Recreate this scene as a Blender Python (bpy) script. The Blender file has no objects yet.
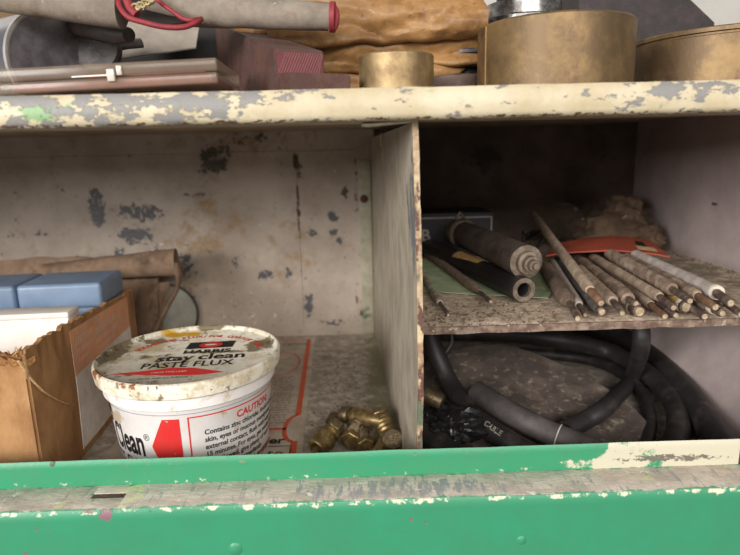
import bpy, bmesh, math, random
from mathutils import Vector, Matrix, noise as mnoise
random.seed(7)
S = 0.01                                     # everything below is written in centimetres
C = bpy.context.scene.collection
pi = math.pi

# ------------------------------------------------------------------ camera numbers (also used to measure the place)
F = 580.0; YAW, PITCH, ROLL = map(math.radians, (1.0, -12.3, 1.4)); EYE = Vector((0, 0, 19.3))
FW = Vector((math.sin(YAW)*math.cos(PITCH), math.cos(YAW)*math.cos(PITCH), math.sin(PITCH)))
RT = Vector((math.cos(YAW), -math.sin(YAW), 0)); UP = RT.cross(FW)
R_ = RT*math.cos(ROLL) - UP*math.sin(ROLL); U_ = UP*math.cos(ROLL) + RT*math.sin(ROLL)
def ray(px, py): return FW + R_*((px-370)/F) + U_*((277.5-py)/F)
def P(px, py, Y):
    d = ray(px, py); return EYE + d*(Y/d.y)
def PZ(px, py, z):
    d = ray(px, py); return EYE + d*((z-19.3)/d.z)

# ------------------------------------------------------------------ materials
def lin(c):
    return tuple([(x/255/12.92 if x/255 <= 0.04045 else ((x/255+0.055)/1.055)**2.4) for x in c]) + (1,)
class NT:
    def __init__(s, name):
        s.m = bpy.data.materials.new(name); s.m.use_nodes = True
        s.t = s.m.node_tree; s.b = s.t.nodes['Principled BSDF']
        tc = s.t.nodes.new('ShaderNodeTexCoord')
        s.geo = s.t.nodes.new('ShaderNodeVectorMath'); s.geo.operation = 'SCALE'
        s.geo.inputs['Scale'].default_value = 100
        s.t.links.new(tc.outputs['Object'], s.geo.inputs[0]); s.co = s.geo.outputs[0]
    def n(s, typ, **kw):
        x = s.t.nodes.new(typ)
        for k, v in kw.items(): setattr(x, k, v)
        return x
    def L(s, a, b): s.t.links.new(a, b)
    def math(s, op, a, b=None, clamp=False):
        x = s.n('ShaderNodeMath', operation=op); x.use_clamp = clamp
        for i, v in enumerate((a, b)):
            if v is None: continue
            if hasattr(v, 'is_linked'): s.L(v, x.inputs[i])
            else: x.inputs[i].default_value = v
        return x.outputs[0]
    def noise(s, scale, detail=6, rough=0.6, stretch=(1,1,1), off=0, dist=0):
        mp = s.n('ShaderNodeMapping'); mp.inputs['Scale'].default_value = stretch
        mp.inputs['Location'].default_value = (off, off*.7, off*1.3); s.L(s.co, mp.inputs[0])
        x = s.n('ShaderNodeTexNoise'); x.inputs['Scale'].default_value = scale
        x.inputs['Detail'].default_value = detail; x.inputs['Roughness'].default_value = rough
        x.inputs['Distortion'].default_value = dist
        s.L(mp.outputs[0], x.inputs['Vector']); return x.outputs['Fac']
    def ramp(s, v, lo, hi, a=0.0, b=1.0):
        x = s.n('ShaderNodeMapRange'); x.interpolation_type = 'SMOOTHSTEP'
        s.L(v, x.inputs['Value'])
        for k, q in (('From Min', lo), ('From Max', hi), ('To Min', a), ('To Max', b)): x.inputs[k].default_value = q
        return x.outputs['Result']
    def mix(s, f, a, b):
        x = s.n('ShaderNodeMix', data_type='RGBA')
        s.L(f, x.inputs[0])
        for i, v in ((6, a), (7, b)):
            if isinstance(v, tuple): x.inputs[i].default_value = v
            else: s.L(v, x.inputs[i])
        return x.outputs[2]
    def patch(s, p):
        (x, y, z), (rx, ry, rz), amp = p
        a = s.n('ShaderNodeVectorMath', operation='SUBTRACT'); s.L(s.co, a.inputs[0]); a.inputs[1].default_value = (x, y, z)
        b = s.n('ShaderNodeVectorMath', operation='DIVIDE'); s.L(a.outputs[0], b.inputs[0]); b.inputs[1].default_value = (rx, ry, rz)
        c = s.n('ShaderNodeVectorMath', operation='LENGTH'); s.L(b.outputs[0], c.inputs[0])
        return s.ramp(c.outputs['Value'], 0.25, 1.0, amp, 0.0)
def mat(name, base, c2=None, mott=0.25, mscale=1.2, rough=0.6, metal=0.0, bump=0.0, bscale=8.0, layers=(), spec=0.5,
        coat=0.0, trans=0.0, alpha=1.0, stretch=(1,1,1), blank=None):
    """base colour mottled towards c2; layers: (colour, scale, threshold, softness, patches, stretch[, roughness])"""
    q = NT(name); q.b.inputs['Roughness'].default_value = rough; q.b.inputs['Metallic'].default_value = metal
    q.b.inputs['Specular IOR Level'].default_value = spec
    q.b.inputs['Coat Weight'].default_value = coat; q.b.inputs['Coat Roughness'].default_value = 0.15
    if trans: q.b.inputs['Transmission Weight'].default_value = trans
    if alpha < 1: q.b.inputs['Alpha'].default_value = alpha
    base = lin(base); c2 = lin(c2) if c2 else tuple([v*0.6 for v in base[:3]]) + (1,)
    col = q.mix(q.ramp(q.noise(mscale, 8, .65, stretch, 3.1), .5-.22, .5+.22, 0, mott*2), base, c2)
    hgt = None
    for i, l in enumerate(layers):
        c, sc, thr, soft, patches, st = l[:6]
        v = q.noise(sc, 9, .68, st, 11.3*(i+1))
        for p in patches: v = q.math('ADD', v, q.patch(p))
        f = q.ramp(v, thr-soft, thr+soft)
        col = q.mix(f, col, lin(c))
        h = q.math('MULTIPLY', f, -0.5 if len(l) < 7 else l[6])
        hgt = h if hgt is None else q.math('ADD', hgt, h)
    q.L(col, q.b.inputs['Base Color'])
    if bump or hgt is not None:
        nb = q.math('MULTIPLY', q.noise(bscale, 6, .6, stretch, 5.5), bump*2)
        hh = nb if hgt is None else q.math('ADD', nb, hgt)
        b = q.n('ShaderNodeBump'); b.inputs['Strength'].default_value = 0.6; b.inputs['Distance'].default_value = 0.0006
        q.L(hh, b.inputs['Height']); q.L(b.outputs[0], q.b.inputs['Normal'])
    return q.m
BIG = 1e4
def pp(px, py, Y, wx, wy, amp):                      # a patch on an upright face: centre, half sizes in pixels there
    c = P(px, py, Y); k = Y/F
    return ((c.x, c.y, c.z), (wx*k, BIG, wy*k), amp)
def pz(px, py, z, rx, ry, amp):
    c = PZ(px, py, z); return ((c.x, c.y, c.z), (rx, ry, BIG), amp)
def px_(x, y, z, a, b, c, amp): return ((x, y, z), (a, b, c), amp)

GREY = (110, 112, 122); DK = (62, 60, 60)
# ------------------------------------------------------------------ mesh helpers
class MB:
    def __init__(s): s.v = []; s.f = []; s.mi = []; s.cur = 0
    def add(s, vs, fs):
        o = len(s.v); s.v += [Vector(v) for v in vs]
        for f in fs: s.f.append([o+i for i in f]); s.mi.append(s.cur)
        return s
    def box(s, lo, hi, bev=0.0, M=None, segs=2):
        bm = bmesh.new(); bmesh.ops.create_cube(bm, size=1)
        lo, hi = Vector(lo), Vector(hi)
        for v in bm.verts: v.co = Vector([lo[i] + (v.co[i]+.5)*(hi[i]-lo[i]) for i in range(3)])
        if bev: bmesh.ops.bevel(bm, geom=bm.edges[:], offset=bev, segments=segs, profile=.5, affect='EDGES')
        return s.bm(bm, M)
    def bm(s, bm, M=None):
        bm.verts.index_update()
        s.add([(M @ v.co if M else v.co) for v in bm.verts], [[v.index for v in f.verts] for f in bm.faces]); bm.free(); return s
    def lathe(s, prof, M=None, n=48, wob=None, close=False):
        """prof: (r, h) pairs spun around local Z"""
        vs = []; fs = []
        for (r, h) in prof:
            for k in range(n):
                a = 2*pi*k/n; rr = r*(1+(wob(a, h) if wob else 0))
                v = Vector((rr*math.cos(a), rr*math.sin(a), h)); vs.append(M @ v if M else v)
        m = len(prof)
        rng = range(m) if close else range(m-1)
        for i in rng:
            j = (i+1) % m
            for k in range(n): fs.append([i*n+k, i*n+(k+1) % n, j*n+(k+1) % n, j*n+k])
        if not close:
            if prof[0][0] > 1e-5: fs.append([k for k in range(n)][::-1])
            if prof[-1][0] > 1e-5: fs.append([(m-1)*n+k for k in range(n)])
        return s.add(vs, fs)
    def tube(s, pts, rad, n=14, flat=(1, 1), wob=0.0, wsc=1.0, caps=True, up=None):
        pts = [Vector(p) for p in pts]; m = len(pts)
        if not hasattr(rad, '__len__'): rad = [rad]*m
        vs = []; fs = []
        t0 = (pts[1]-pts[0]).normalized(); u = Vector(up) if up else (Vector((0, 0, 1)) if abs(t0.z) < .9 else Vector((1, 0, 0)))
        for i, p in enumerate(pts):
            t = (pts[min(i+1, m-1)]-pts[max(i-1, 0)]).normalized()
            w = t.cross(u).normalized(); u = w.cross(t).normalized()
            for k in range(n):
                a = 2*pi*k/n; d = w*math.cos(a)*flat[0]+u*math.sin(a)*flat[1]
                q = p + d*rad[i]
                if wob: q = p + d*rad[i]*(1+wob*mnoise.noise(q*wsc))
                vs.append(q)
        for i in range(m-1):
            for k in range(n): fs.append([i*n+k, (i+1)*n+k, (i+1)*n+(k+1) % n, i*n+(k+1) % n])
        if caps: fs.append([k for k in range(n)]); fs.append([(m-1)*n+k for k in range(n)][::-1])
        return s.add(vs, fs)
    def prism(s, poly, fn, t=1.0):
        """poly 2D, fn(u,v,w) -> 3D with w 0..t"""
        n = len(poly)
        vs = [fn(a, b, 0) for a, b in poly]+[fn(a, b, t) for a, b in poly]
        fs = [list(range(n))[::-1], [n+i for i in range(n)]]+[[i, (i+1) % n, n+(i+1) % n, n+i] for i in range(n)]
        return s.add(vs, fs)
    def sheet(s, fn, nu, nv, th=0.05):
        """fn(u,v)->Vector, closed sheet with thickness th along its normals"""
        g = [[Vector(fn(i/nu, j/nv)) for j in range(nv+1)] for i in range(nu+1)]
        top = []; bot = []
        for i in range(nu+1):
            for j in range(nv+1):
                du = g[min(i+1, nu)][j]-g[max(i-1, 0)][j]; dv = g[i][min(j+1, nv)]-g[i][max(j-1, 0)]
                nn = du.cross(dv); nn = nn.normalized() if nn.length > 1e-9 else Vector((0, 0, 1))
                top.append(g[i][j]+nn*th/2); bot.append(g[i][j]-nn*th/2)
        W = nv+1; N = len(top); fs = []
        for i in range(nu):
            for j in range(nv):
                a, b, c, d = i*W+j, (i+1)*W+j, (i+1)*W+j+1, i*W+j+1
                fs.append([a, b, c, d]); fs.append([N+d, N+c, N+b, N+a])
        for i in range(nu):
            a, b = i*W, (i+1)*W; fs.append([a, N+a, N+b, b])
            a, b = i*W+nv, (i+1)*W+nv; fs.append([b, N+b, N+a, a])
        for j in range(nv):
            a, b = j, j+1; fs.append([b, N+b, N+a, a])
            a, b = nu*W+j, nu*W+j+1; fs.append([a, N+a, N+b, b])
        return s.add(top+bot, fs)
    def build(s, name, m, parent=None, origin=None, smooth=40):
        root = parent; off = Vector(origin) if origin is not None else Vector((0, 0, 0))
        if parent is not None:
            off = Vector(parent['o_'])
        me = bpy.data.meshes.new(name)
        me.from_pydata([((v-off) if parent is None else v)*S for v in s.v], [], s.f); me.update()
        ms = m if isinstance(m, (list, tuple)) else [m]
        for x in ms: me.materials.append(x)
        if len(ms) > 1:
            for f, i in zip(me.polygons, s.mi): f.material_index = i
        bm = bmesh.new(); bm.from_mesh(me); bmesh.ops.recalc_face_normals(bm, faces=bm.faces); bm.to_mesh(me); bm.free()
        if smooth:
            me.polygons.foreach_set('use_smooth', [True]*len(me.polygons)); me.set_sharp_from_angle(angle=math.radians(smooth))
        o = bpy.data.objects.new(name, me); C.objects.link(o)
        if parent is None: o.location = off*S
        else:
            o.parent = parent
            if parent.type == 'EMPTY': o.location = -off*S          # part meshes keep place coordinates, the thing's Empty stands at its base
        o['o_'] = list(off); return o
def tag(o, label=None, cat=None, group=None, kind=None):
    if label: o['label'] = label
    if cat: o['category'] = cat
    if group: o['group'] = group
    if kind: o['kind'] = kind
    return o
def thing(name, loc, label, cat, group=None):
    o = bpy.data.objects.new(name, None); C.objects.link(o); o.location = Vector(loc)*S; o['o_'] = list(loc)
    o.empty_display_size = 0.01
    return tag(o, label, cat, group)
def text2d(txt, size, bold=0.0, align='LEFT', xs=1.0, shear=0.0):
    cu = bpy.data.curves.new('t', 'FONT'); cu.body = txt; cu.size = size; cu.offset = bold; cu.align_x = align; cu.shear = shear
    cu.resolution_u = 3
    o = bpy.data.objects.new('t', cu); C.objects.link(o)
    me = o.to_mesh(); vs = [(v.co.x*xs, v.co.y) for v in me.vertices]; fs = [list(p.vertices) for p in me.polygons]
    o.to_mesh_clear(); bpy.data.objects.remove(o); bpy.data.curves.remove(cu)
    return vs, fs
def put_text(mb, txt, size, fn, **kw):
    vs, fs = text2d(txt, size, **kw); mb.add([fn(a, b) for a, b in vs], fs)
def frame(p, z, x=None):
    """matrix with origin p and local Z along z"""
    z = Vector(z).normalized(); x = Vector(x) if x else (Vector((0, 0, 1)) if abs(z.z) < .9 else Vector((1, 0, 0)))
    y = z.cross(x).normalized(); x = y.cross(z).normalized()
    return Matrix.Translation(Vector(p)) @ Matrix((x, y, z)).transposed().to_4x4()
def smooth_path(pts, n=8):
    pts = [Vector(p) for p in pts]; out = []
    for i in range(len(pts)-1):
        p0 = pts[max(i-1, 0)]; p1 = pts[i]; p2 = pts[i+1]; p3 = pts[min(i+2, len(pts)-1)]
        for k in range(n):
            t = k/n; out.append(.5*((2*p1)+(p2-p0)*t+(2*p0-5*p1+4*p2-p3)*t*t+(3*p1-p0-3*p2+p3)*t**3))
    out.append(pts[-1]); return out
def nz(*a): return mnoise.noise(Vector(a))

# ================================================================== THE CABINET
XL, XR, YB = -60.0, 28.5, 60.0
TOPZ = 21.75
chips = [pp(97, 208, 60, 13, 30, .32), pp(140, 212, 60, 40, 15, .27), pp(137, 236, 60, 32, 15, .27), pp(120, 255, 60, 10, 12, .26), pp(155, 250, 60, 14, 10, .2), pp(185, 262, 60, 12, 22, .16), pp(43, 234, 60, 17, 4, .24),
         pp(264, 275, 60, 16, 10, .24), pp(289, 273, 60, 6, 16, .22), pp(333, 217, 60, 9, 9, .3), pp(334, 232, 60, 7, 6, .3), pp(312, 233, 60, 8, 7, .3),
         pp(339, 241, 60, 6, 7, .28), pp(309, 305, 60, 8, 22, .26), pp(335, 322, 60, 30, 6, .2), pp(208, 165, 60, 22, 22, .18), pp(190, 280, 60, 25, 40, .10),
         pp(235, 262, 60, 8, 14, .2), pp(300, 170, 60, 4, 12, .24), pp(298, 210, 60, 3, 50, .15), pp(40, 262, 60, 30, 8, .12), pp(195, 195, 60, 22, 4, .2)]
green_stain = [pp(215, 160, 60, 22, 20, .26), pp(345, 192, 60, 6, 8, .24), pp(296, 162, 60, 5, 12, .25), pp(366, 312, 60, 10, 10, .24), pp(250, 140, 60, 60, 14, .10), pp(485, 158, 60, 28, 22, .2)]
rust_stain = [pp(210, 225, 60, 50, 50, .14), pp(240, 140, 60, 120, 16, .12), pp(170, 260, 60, 60, 40, .08), pp(290, 250, 60, 40, 60, .08)]
back_m = mat('back_paint', (189, 174, 160), (150, 134, 118), .45, .13, .55, bump=.12, bscale=3,
             layers=[((150, 120, 84), .5, .66, .12, rust_stain, (1, 1, 1), 0), ((74, 66, 46), 1.3, .67, .05, green_stain, (1, 1, 1), 0),
                     ((84, 82, 84), 2.3, .70, .012, chips, (1, 1, 1)), ((120, 84, 58), 2.5, .735, .02, [], (1, 1, 1)), ((96, 84, 74), 3.2, .70, .02, [pp(60, 240, 60, 110, 60, .03), pp(240, 280, 60, 120, 60, .03)], (.5, 1, 1)), ((214, 206, 196), 1.2, .68, .03, [pp(150, 262, 60, 60, 30, .12), pp(250, 310, 60, 60, 30, .08)], (1, 1, 1), .2), ((92, 66, 50), 2.6, .66, .03, [pp(298, 200, 60, 3, 70, .16), pp(356, 190, 60, 3, 60, .12), pp(357, 300, 60, 3, 40, .1)], (1, 1, .5))])
side_m = mat('side_paint', (186, 170, 166), (160, 144, 142), .4, .3, .6, bump=.15, bscale=6,
             layers=[((80, 76, 78), 2.2, .735, .015, [px_(28.3, 41, 13.6, BIG, .5, .8, .3), px_(28.3, 40.4, 11.6, BIG, .3, .7, .22), px_(28.3, 46, 14.5, BIG, .9, .3, .2)], (1, 1, 1)),
                     ((120, 100, 86), 1.5, .70, .04, [], (1, 1, 1), 0)])
floor_m = mat('dirty_floor', (208, 197, 184), (160, 148, 136), .7, 1.2, .75, bump=.9, bscale=9,
              layers=[((196, 188, 178), 3.2, .64, .03, [pz(345, 385, 0, 3, 6, .06)], (1, .7, 1), .5), ((122, 110, 98), 1.5, .63, .07, [pz(340, 370, 0, 4, 5, .05)], (1, 1, 1), 0),
                      ((136, 132, 104), .8, .60, .1, [pz(385, 380, 0, 2.2, 30, .2)], (1, 1, 1), 0)])
part_m = mat('partition_paint', (182, 172, 156), (152, 142, 124), .6, .5, .55, bump=.3, bscale=4, stretch=(1, 1, .7),
             layers=[((128, 132, 108), 1.0, .68, .10, [px_(2.6, 28.5, 12, BIG, 3.5, 10, .10)], (1, 1, .3), 0),
                     ((104, 110, 116), 1.5, .66, .02, [px_(2.6, 28.8, 16, BIG, 2.2, 5.0, .2), px_(2.6, 31, 16.5, BIG, 1.5, 3.0, .1), px_(2.6, 29, 8, BIG, 1.5, 5.0, .08)], (1, 1, .45)),
                     ((96, 70, 56), 2.8, .72, .02, [], (1, 1, .6))])
edge_m = mat('chipped_edge', (206, 188, 150), (150, 120, 96), .6, 1.4, .6, bump=.4,
             layers=[((98, 62, 54), 1.6, .53, .03, [], (1, 1, .5)), ((92, 104, 84), .9, .64, .05, [px_(2.7, 27.5, 5.5, BIG, BIG, 2.5, .2)], (1, 1, .4))])
lip_m = mat('shelf_lip_paint', (202, 190, 164), (180, 164, 130), .5, .4, .45, bump=.25, bscale=4,
            layers=[((128, 160, 112), .9, .66, .05, [pp(48, 114, 26, 40, 14, .24)], (1, 1, 1), 0),
                    ((128, 125, 122), 1.0, .585, .012, [pp(100, 110, 26, 330, 30, .062), pp(130, 108, 26, 120, 24, .04), pp(10, 106, 26, 60, 16, .05), pp(260, 100, 26, 90, 12, .06), pp(300, 112, 26, 60, 8, -.1), pp(680, 92, 26, 70, 18, .12), pp(590, 90, 26, 30, 10, .06), pp(450, 104, 26, 170, 20, -.07), pp(505, 100, 26, 16, 14, .06)], (.8, 1, 1.6)),
                    ((96, 70, 52), 3.0, .715, .02, [px_(0, 26, 20.62, BIG, BIG, .2, .19)], (1, 1, 1), 0)])
under_m = mat('shelf_underside_paint', (176, 158, 132), (140, 122, 98), .6, .4, .6, bump=.2)
rail_m = mat('rail_green_paint', (48, 142, 102), (64, 136, 98), .4, .5, .42, bump=.2, bscale=4,
             layers=[((198, 192, 170), .55, .76, .03, [px_(17.5, 27, 3.6, 8.5, BIG, 6, .36), px_(11, 27, 3.2, 5, BIG, .5, .18), px_(20, 27, 3.6, 5, BIG, 6, .4)], (1, 1, 1), 0),
                     ((112, 104, 92), 2.6, .70, .03, [px_(16, 27, 3.35, 5, BIG, .33, .23)], (1, 1, 1.4)),
                     ((196, 190, 168), 1.3, .72, .03, [px_(0, 27, 2.95, BIG, BIG, .3, .12)], (1, 1, 1), 0), ((120, 132, 104), 2.6, .72, .03, [px_(-4, 27, 4.0, 22, BIG, .2, .1)], (.6, 1, 1), 0),
                     ((96, 58, 56), 2.2, .73, .02, [pp(52, 465, 27, 6, 7, .25), pp(74, 476, 27, 4, 8, .2)], (1, 1, 1))])
ledge_m = mat('worn_ledge', (222, 210, 196), (186, 174, 162), .6, 1.0, .5, bump=.5, bscale=6, stretch=(.5, 1, 1),
              layers=[((158, 156, 158), 1.5, .60, .05, [pz(400, 488, 2.9, 7, 1.2, .12)], (2.6, .5, 1), 0),
                      ((232, 226, 212), 1.8, .62, .03, [], (.6, 1, 1), .3), ((212, 212, 160), .8, .66, .05, [pz(130, 492, 2.9, 1.5, 2, .16), pz(75, 490, 2.9, 1.2, 2, .12)], (1, 1, 1), 0),
                      ((140, 124, 114), 2.4, .68, .03, [], (.6, 1, 1)),
                      ((92, 158, 122), 1.5, .66, .05, [px_(0, 27.15, 3, BIG, .25, BIG, .14), px_(0, 24.95, 3, BIG, .3, BIG, .22)], (1, 1, 1), 0)])
face_m = mat('drawer_green_paint', (50, 140, 103), (56, 130, 94), .4, .35, .4, bump=.12, bscale=3,
             layers=[((206, 204, 178), 1.6, .76, .03, [px_(0, 25, 2.85, BIG, BIG, .32, .22)], (1, 1, 1), 0),
                     ((130, 96, 104), 1.6, .70, .03, [pp(106, 515, 25, 12, 12, .28), pp(90, 510, 25, 10, 6, .22), pp(38, 528, 25, 5, 4, .25), pp(50, 530, 25, 3, 3, .2), pp(28, 552, 25, 7, 5, .26), pp(411, 518, 25, 3, 5, .3), pp(572, 540, 25, 5, 3, .25), pp(613, 491, 25, 4, 3, .2)], (1, 1, 1))])
cab = thing('steel_cabinet', (0, 40, -3), 'old steel pigeonhole cabinet with chipped cream paint and a green front, holding everything', 'cabinet')
MB().box((XL-.15, YB, -3), (XR+.3, YB+.15, TOPZ), 0).build('back_panel', back_m, cab)
MB().box((1.75, YB-.12, 0), (XR, YB, TOPZ-.2), .03).build('back_shade', mat('back_shade_paint', (104, 88, 78), (78, 64, 56), .6, .3, .7, bump=.15, layers=[((52, 42, 36), 1.3, .64, .06, [pp(485, 158, 60, 26, 20, .2)], (1, 1, 1), 0)]), cab)  # panel added over the right back wall; its dark brown stands in for shade
# faint seams pressed in the back panel
m = MB(); m.box((XL, YB-.08, 19.35), (-.2, YB, 19.5), .03); m.build('seam', back_m, cab)
m = MB(); sxm = P(299, 230, 60).x; m.box((sxm-.06, YB-.07, 1), (sxm+.06, YB, 19.3), .03); m.build('seam', back_m, cab)
m = MB(); m.box((.15, YB-.22, 0.1), (1.35, YB, 18.4), .06); fl = m.build('mounting_flange', mat('flange_paint', (184, 176, 156), (150, 146, 122), .6, .5, .55, bump=.2,
    layers=[((96, 108, 84), 1.3, .68, .06, [pp(366, 312, 60, 10, 10, .24)], (1, 1, 1), 0)]), cab)
m = MB(); c = P(364, 199, YB-.25); m.lathe([(.0, .2), (.22, .17), (.38, .08), (.42, 0)], frame((c.x, YB-.22, c.z), (0, -1, 0)), 20); m.build('rivet', mat('rust_rivet', (112, 72, 50), (70, 44, 32), .8, 6, .8, bump=.6), fl)
MB().box((XR, 24, -3), (XR+.15, YB, TOPZ)).build('side_panel', side_m, cab)
m = MB(); m.sheet(lambda u, v: (23.5+4.7*v**.8, 27.4+u*(YB-27.5), .02+9.4*v), 20, 16, .12); m.build('side_panel', side_m, cab)
MB().box((XL-.15, 24, -3), (XL, YB, TOPZ)).build('side_panel', side_m, cab)
MB().box((XL, 27.0, -.15), (XR, YB, 0)).build('bottom_panel', floor_m, cab)
# top shelf: plate with rolled front lip and a return underneath
def wavy(x): return .035*nz(x*.35, 1, 0)+.02*nz(x*1.7, 3, 0)
prof = [(60, 21.75), (27.2, 21.75), (26.5, 21.80), (26.12, 21.95), (26.0, 21.75), (25.98, 21.2), (25.99, 20.85), (26.1, 20.66), (26.35, 20.6)]
m = MB(); xs = [XL+(XR-XL+.15)*i/160 for i in range(161)]
vs = []; inner = [(26.35, 20.75), (26.2, 20.85), (26.14, 21.2), (26.2, 21.55), (27.2, 21.6), (60, 21.6)]
pl = prof+inner; n = len(pl)
for x in xs:
    for i, (y, z) in enumerate(pl):
        w = wavy(x) if y < 27 else 0
        vs.append((x, y, z+w))
fs = [[i*n+k, i*n+(k+1) % n, (i+1)*n+(k+1) % n, (i+1)*n+k] for i in range(160) for k in range(n)]
m.add(vs, fs); m.build('top_shelf', lip_m, cab, smooth=50)
MB().box((XL, 26.35, 20.6), (XR, 29.2, 20.72), .03).build('lip_return', under_m, cab)
MB().box((XL, 29.2, 21.45), (XR, 60, 21.58)).build('shelf_underside', under_m, cab)
# partition
D0, D1 = Vector((2.62, 27.6, 0)), Vector((1.45, 60, 0))
dd = (D1-D0).normalized(); dn = Vector((dd.y, -dd.x, 0))
def dv(s_, w, z): q = D0+dd*s_+dn*w; return Vector((q.x, q.y, z))
m = MB()
def divf(u, v):
    s_ = u*32.3; z = v*20.55; return dv(s_, .07+.06*nz(s_*.2, z*.2, 0)+(.18*math.sin(v*pi)*(1-u)), z)
m.sheet(divf, 40, 24, .12); dvd = m.build('partition', part_m, cab)
def edx(z): return .07+.06*nz(0, z*.2, 0)+.18*math.sin(z/20.55*pi)
m = MB(); pts = []
N = 60
for i in range(N+1):
    z = 20.55*i/N; wv = edx(z); h = .2
    pts.append((dv(-.12, wv-h*.55, z), dv(-.12, wv+h*(.85+.25*nz(z*1.5, 5, 1)), z), dv(.5, wv+h, z), dv(.5, wv-.05, z)))
vs = [q for p in pts for q in p]; fs = [[i*4+k, i*4+(k+1) % 4, (i+1)*4+(k+1) % 4, (i+1)*4+k] for i in range(N) for k in range(4)]+[[0, 1, 2, 3], [N*4+k for k in range(4)][::-1]]
m.add(vs, fs); tag(m.build('folded_edge', edge_m, dvd, smooth=0), 'chipped cream and rust red front edge')
a = dv(0, -2.35, 20.62); b = dv(0, .35, 20.62)
m = MB(); m.prism([(0, 0), (2.55, -.03), (2.6, .5), (.35, 2.1), (0, .8)], lambda u, v, w: Vector((a.x+u, 27.3+v, 20.42+w+.05*u)), .09)
tag(m.build('top_tab', mat('tab_bare', (214, 204, 176), (150, 140, 120), .4, 2, .4, bump=.2), dvd), 'bright bent tab at the top of the partition')
m = MB(); m.box((-.12, -.05, -.45), (.12, .05, .45), .04, Matrix.Translation(dv(17, -.12, 20.1)))
m.build('clip', mat('clip_paint', (190, 178, 150), None, .3, 2, .5), dvd)
# middle shelf
shelf_m = mat('debris_shelf', (238, 218, 196), (188, 164, 144), .8, 2.2, .85, bump=1.0, bscale=14,
              layers=[((226, 212, 186), 4.0, .60, .03, [px_(7, 33, 9.7, 6, 5, BIG, .06)], (1, 1, 1), .6), ((112, 92, 76), 2.8, .64, .04, [], (1, 1, 1), 0), ((130, 120, 100), .7, .60, .1, [px_(26, 42, 9.7, 4, 16, BIG, .12)], (1, 1, 1), 0)])
m = MB()
def shf(u, v):
    x = 2.95+u*(XR-2.95); y = 30.9+v*(YB-30.9); z = 9.62
    if v == 0: z -= .12
    if u < .03 and v < .05: z -= .18*(1-u/.03)*-1
    return (x, y, z+.03*nz(x*.6, y*.4, 0))
m.sheet(shf, 90, 60, .1); ms_ = m.build('middle_shelf', shelf_m, cab)
m = MB()
def shl(u, v):
    x = 3.15+u*(XR-3.15); return (x, 30.82+.05*nz(x, 0, 0), 9.66-v*(.42+.08*nz(x*.8, 2, 0)))
m.sheet(shl, 120, 3, .12); m.build('front_fold', mat('shelf_front_fold', (150, 130, 112), (96, 74, 64), .7, 1.4, .6, bump=.4, layers=[((206, 190, 160), 2.2, .62, .03, [], (1, 1, 1))]), ms_)
# debris crumbs along the shelf / wall joint and on the shelf: nobody could count them
m = MB()
for i in range(900):
    if i < 380: x = XR-abs(random.gauss(0, .55))-.05; y = random.uniform(33, 58)
    elif i < 760: x = random.uniform(3.2, 11.5); y = 30.95+abs(random.gauss(0, 2.6))
    else: x = random.uniform(11, 28); y = random.uniform(31, 45)
    r = random.uniform(.02, .075)*(1.5 if random.random() < .08 else 1)
    M_ = Matrix.Translation((x, y, 9.69+r*.3)) @ Matrix.Rotation(random.random()*6, 4, Vector((random.random(), random.random(), 1)))
    m.box((-r, -r*.8, -r*.4), (r, r*.7, r*.4), 0, M_)
crumb_m = mat('paint_flakes', (180, 164, 136), (100, 84, 66), 1, 3, .9)
tag(m.build('paint_flakes', crumb_m, None, (14, 36, 9.7), smooth=0), 'loose paint flakes and grit scattered over the middle shelf', 'debris', None, 'stuff')
m = MB()
for i in range(520):
    q = PZ(random.gauss(345, 22), random.uniform(350, 440), 0)
    if q.x < -3.9 or q.x > 1.2 or q.y < 31: continue
    r = random.uniform(.03, .11)
    M_ = Matrix.Translation((q.x, q.y, r*.25)) @ Matrix.Rotation(random.random()*6, 4, Vector((random.random()*.4, random.random()*.4, 1)))
    m.box((-r*1.3, -r*.8, -r*.3), (r, r*.7, r*.3), 0, M_)
tag(m.build('paint_flakes', mat('pale_flakes', (200, 190, 176), (120, 108, 92), 1, 2, .8), None, (-1, 38, 0), smooth=0), 'pale flakes and dust on the floor beside the orange-ruled card', 'debris', None, 'stuff')
# front rail (upright lip), ledge with a slot, green drawer front
m = MB()
def rl(u, v):
    x = XL+u*(19.45-XL); return (x, 27.15+.05*nz(x*.25, 0, 0)+(.1 if v > .97 else 0), 2.85+v*(1.38+.02*nz(x*.5, 1, 0)))
m.sheet(rl, 220, 8, .14); m.build('front_rail', rail_m, cab)
m = MB(); m.box((19.62, 27.05, 2.85), (XR, 27.25, 4.35), .04); m.build('front_rail', rail_m, cab)
ya, yb, zt = 25.05, 27.1, 2.88
s0, s1 = PZ(91, 497, zt), PZ(126, 494, zt)
m = MB(); m.box((XL, ya, zt-.1), (s0.x, yb, zt), .02); m.box((s1.x, ya, zt-.1), (XR, yb, zt), .02)
m.box((s0.x-.1, ya, zt-.12), (s1.x+.1, (s0.y+s1.y)/2-.2, zt-.003), .02); m.box((s0.x-.1, (s0.y+s1.y)/2+.2, zt-.04), (s1.x+.1, yb, zt-.003), .01); m.build('ledge', ledge_m, cab)
MB().box((XL, ya+.3, zt-1.2), (XR, yb, zt-.7)).build('ledge_inside', mat('dark_inside', (26, 22, 20), None, .1), cab)
m = MB()
def fc(u, v):
    x = XL+u*(XR-XL); zz = zt-.03-v*14; return (x, ya-.02-(.12 if v > .015 else 0)+.04*nz(x*.15, zz*.2, 0), zz)
m.sheet(fc, 160, 60, .12); fr_ = m.build('drawer_front', face_m, cab)
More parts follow.
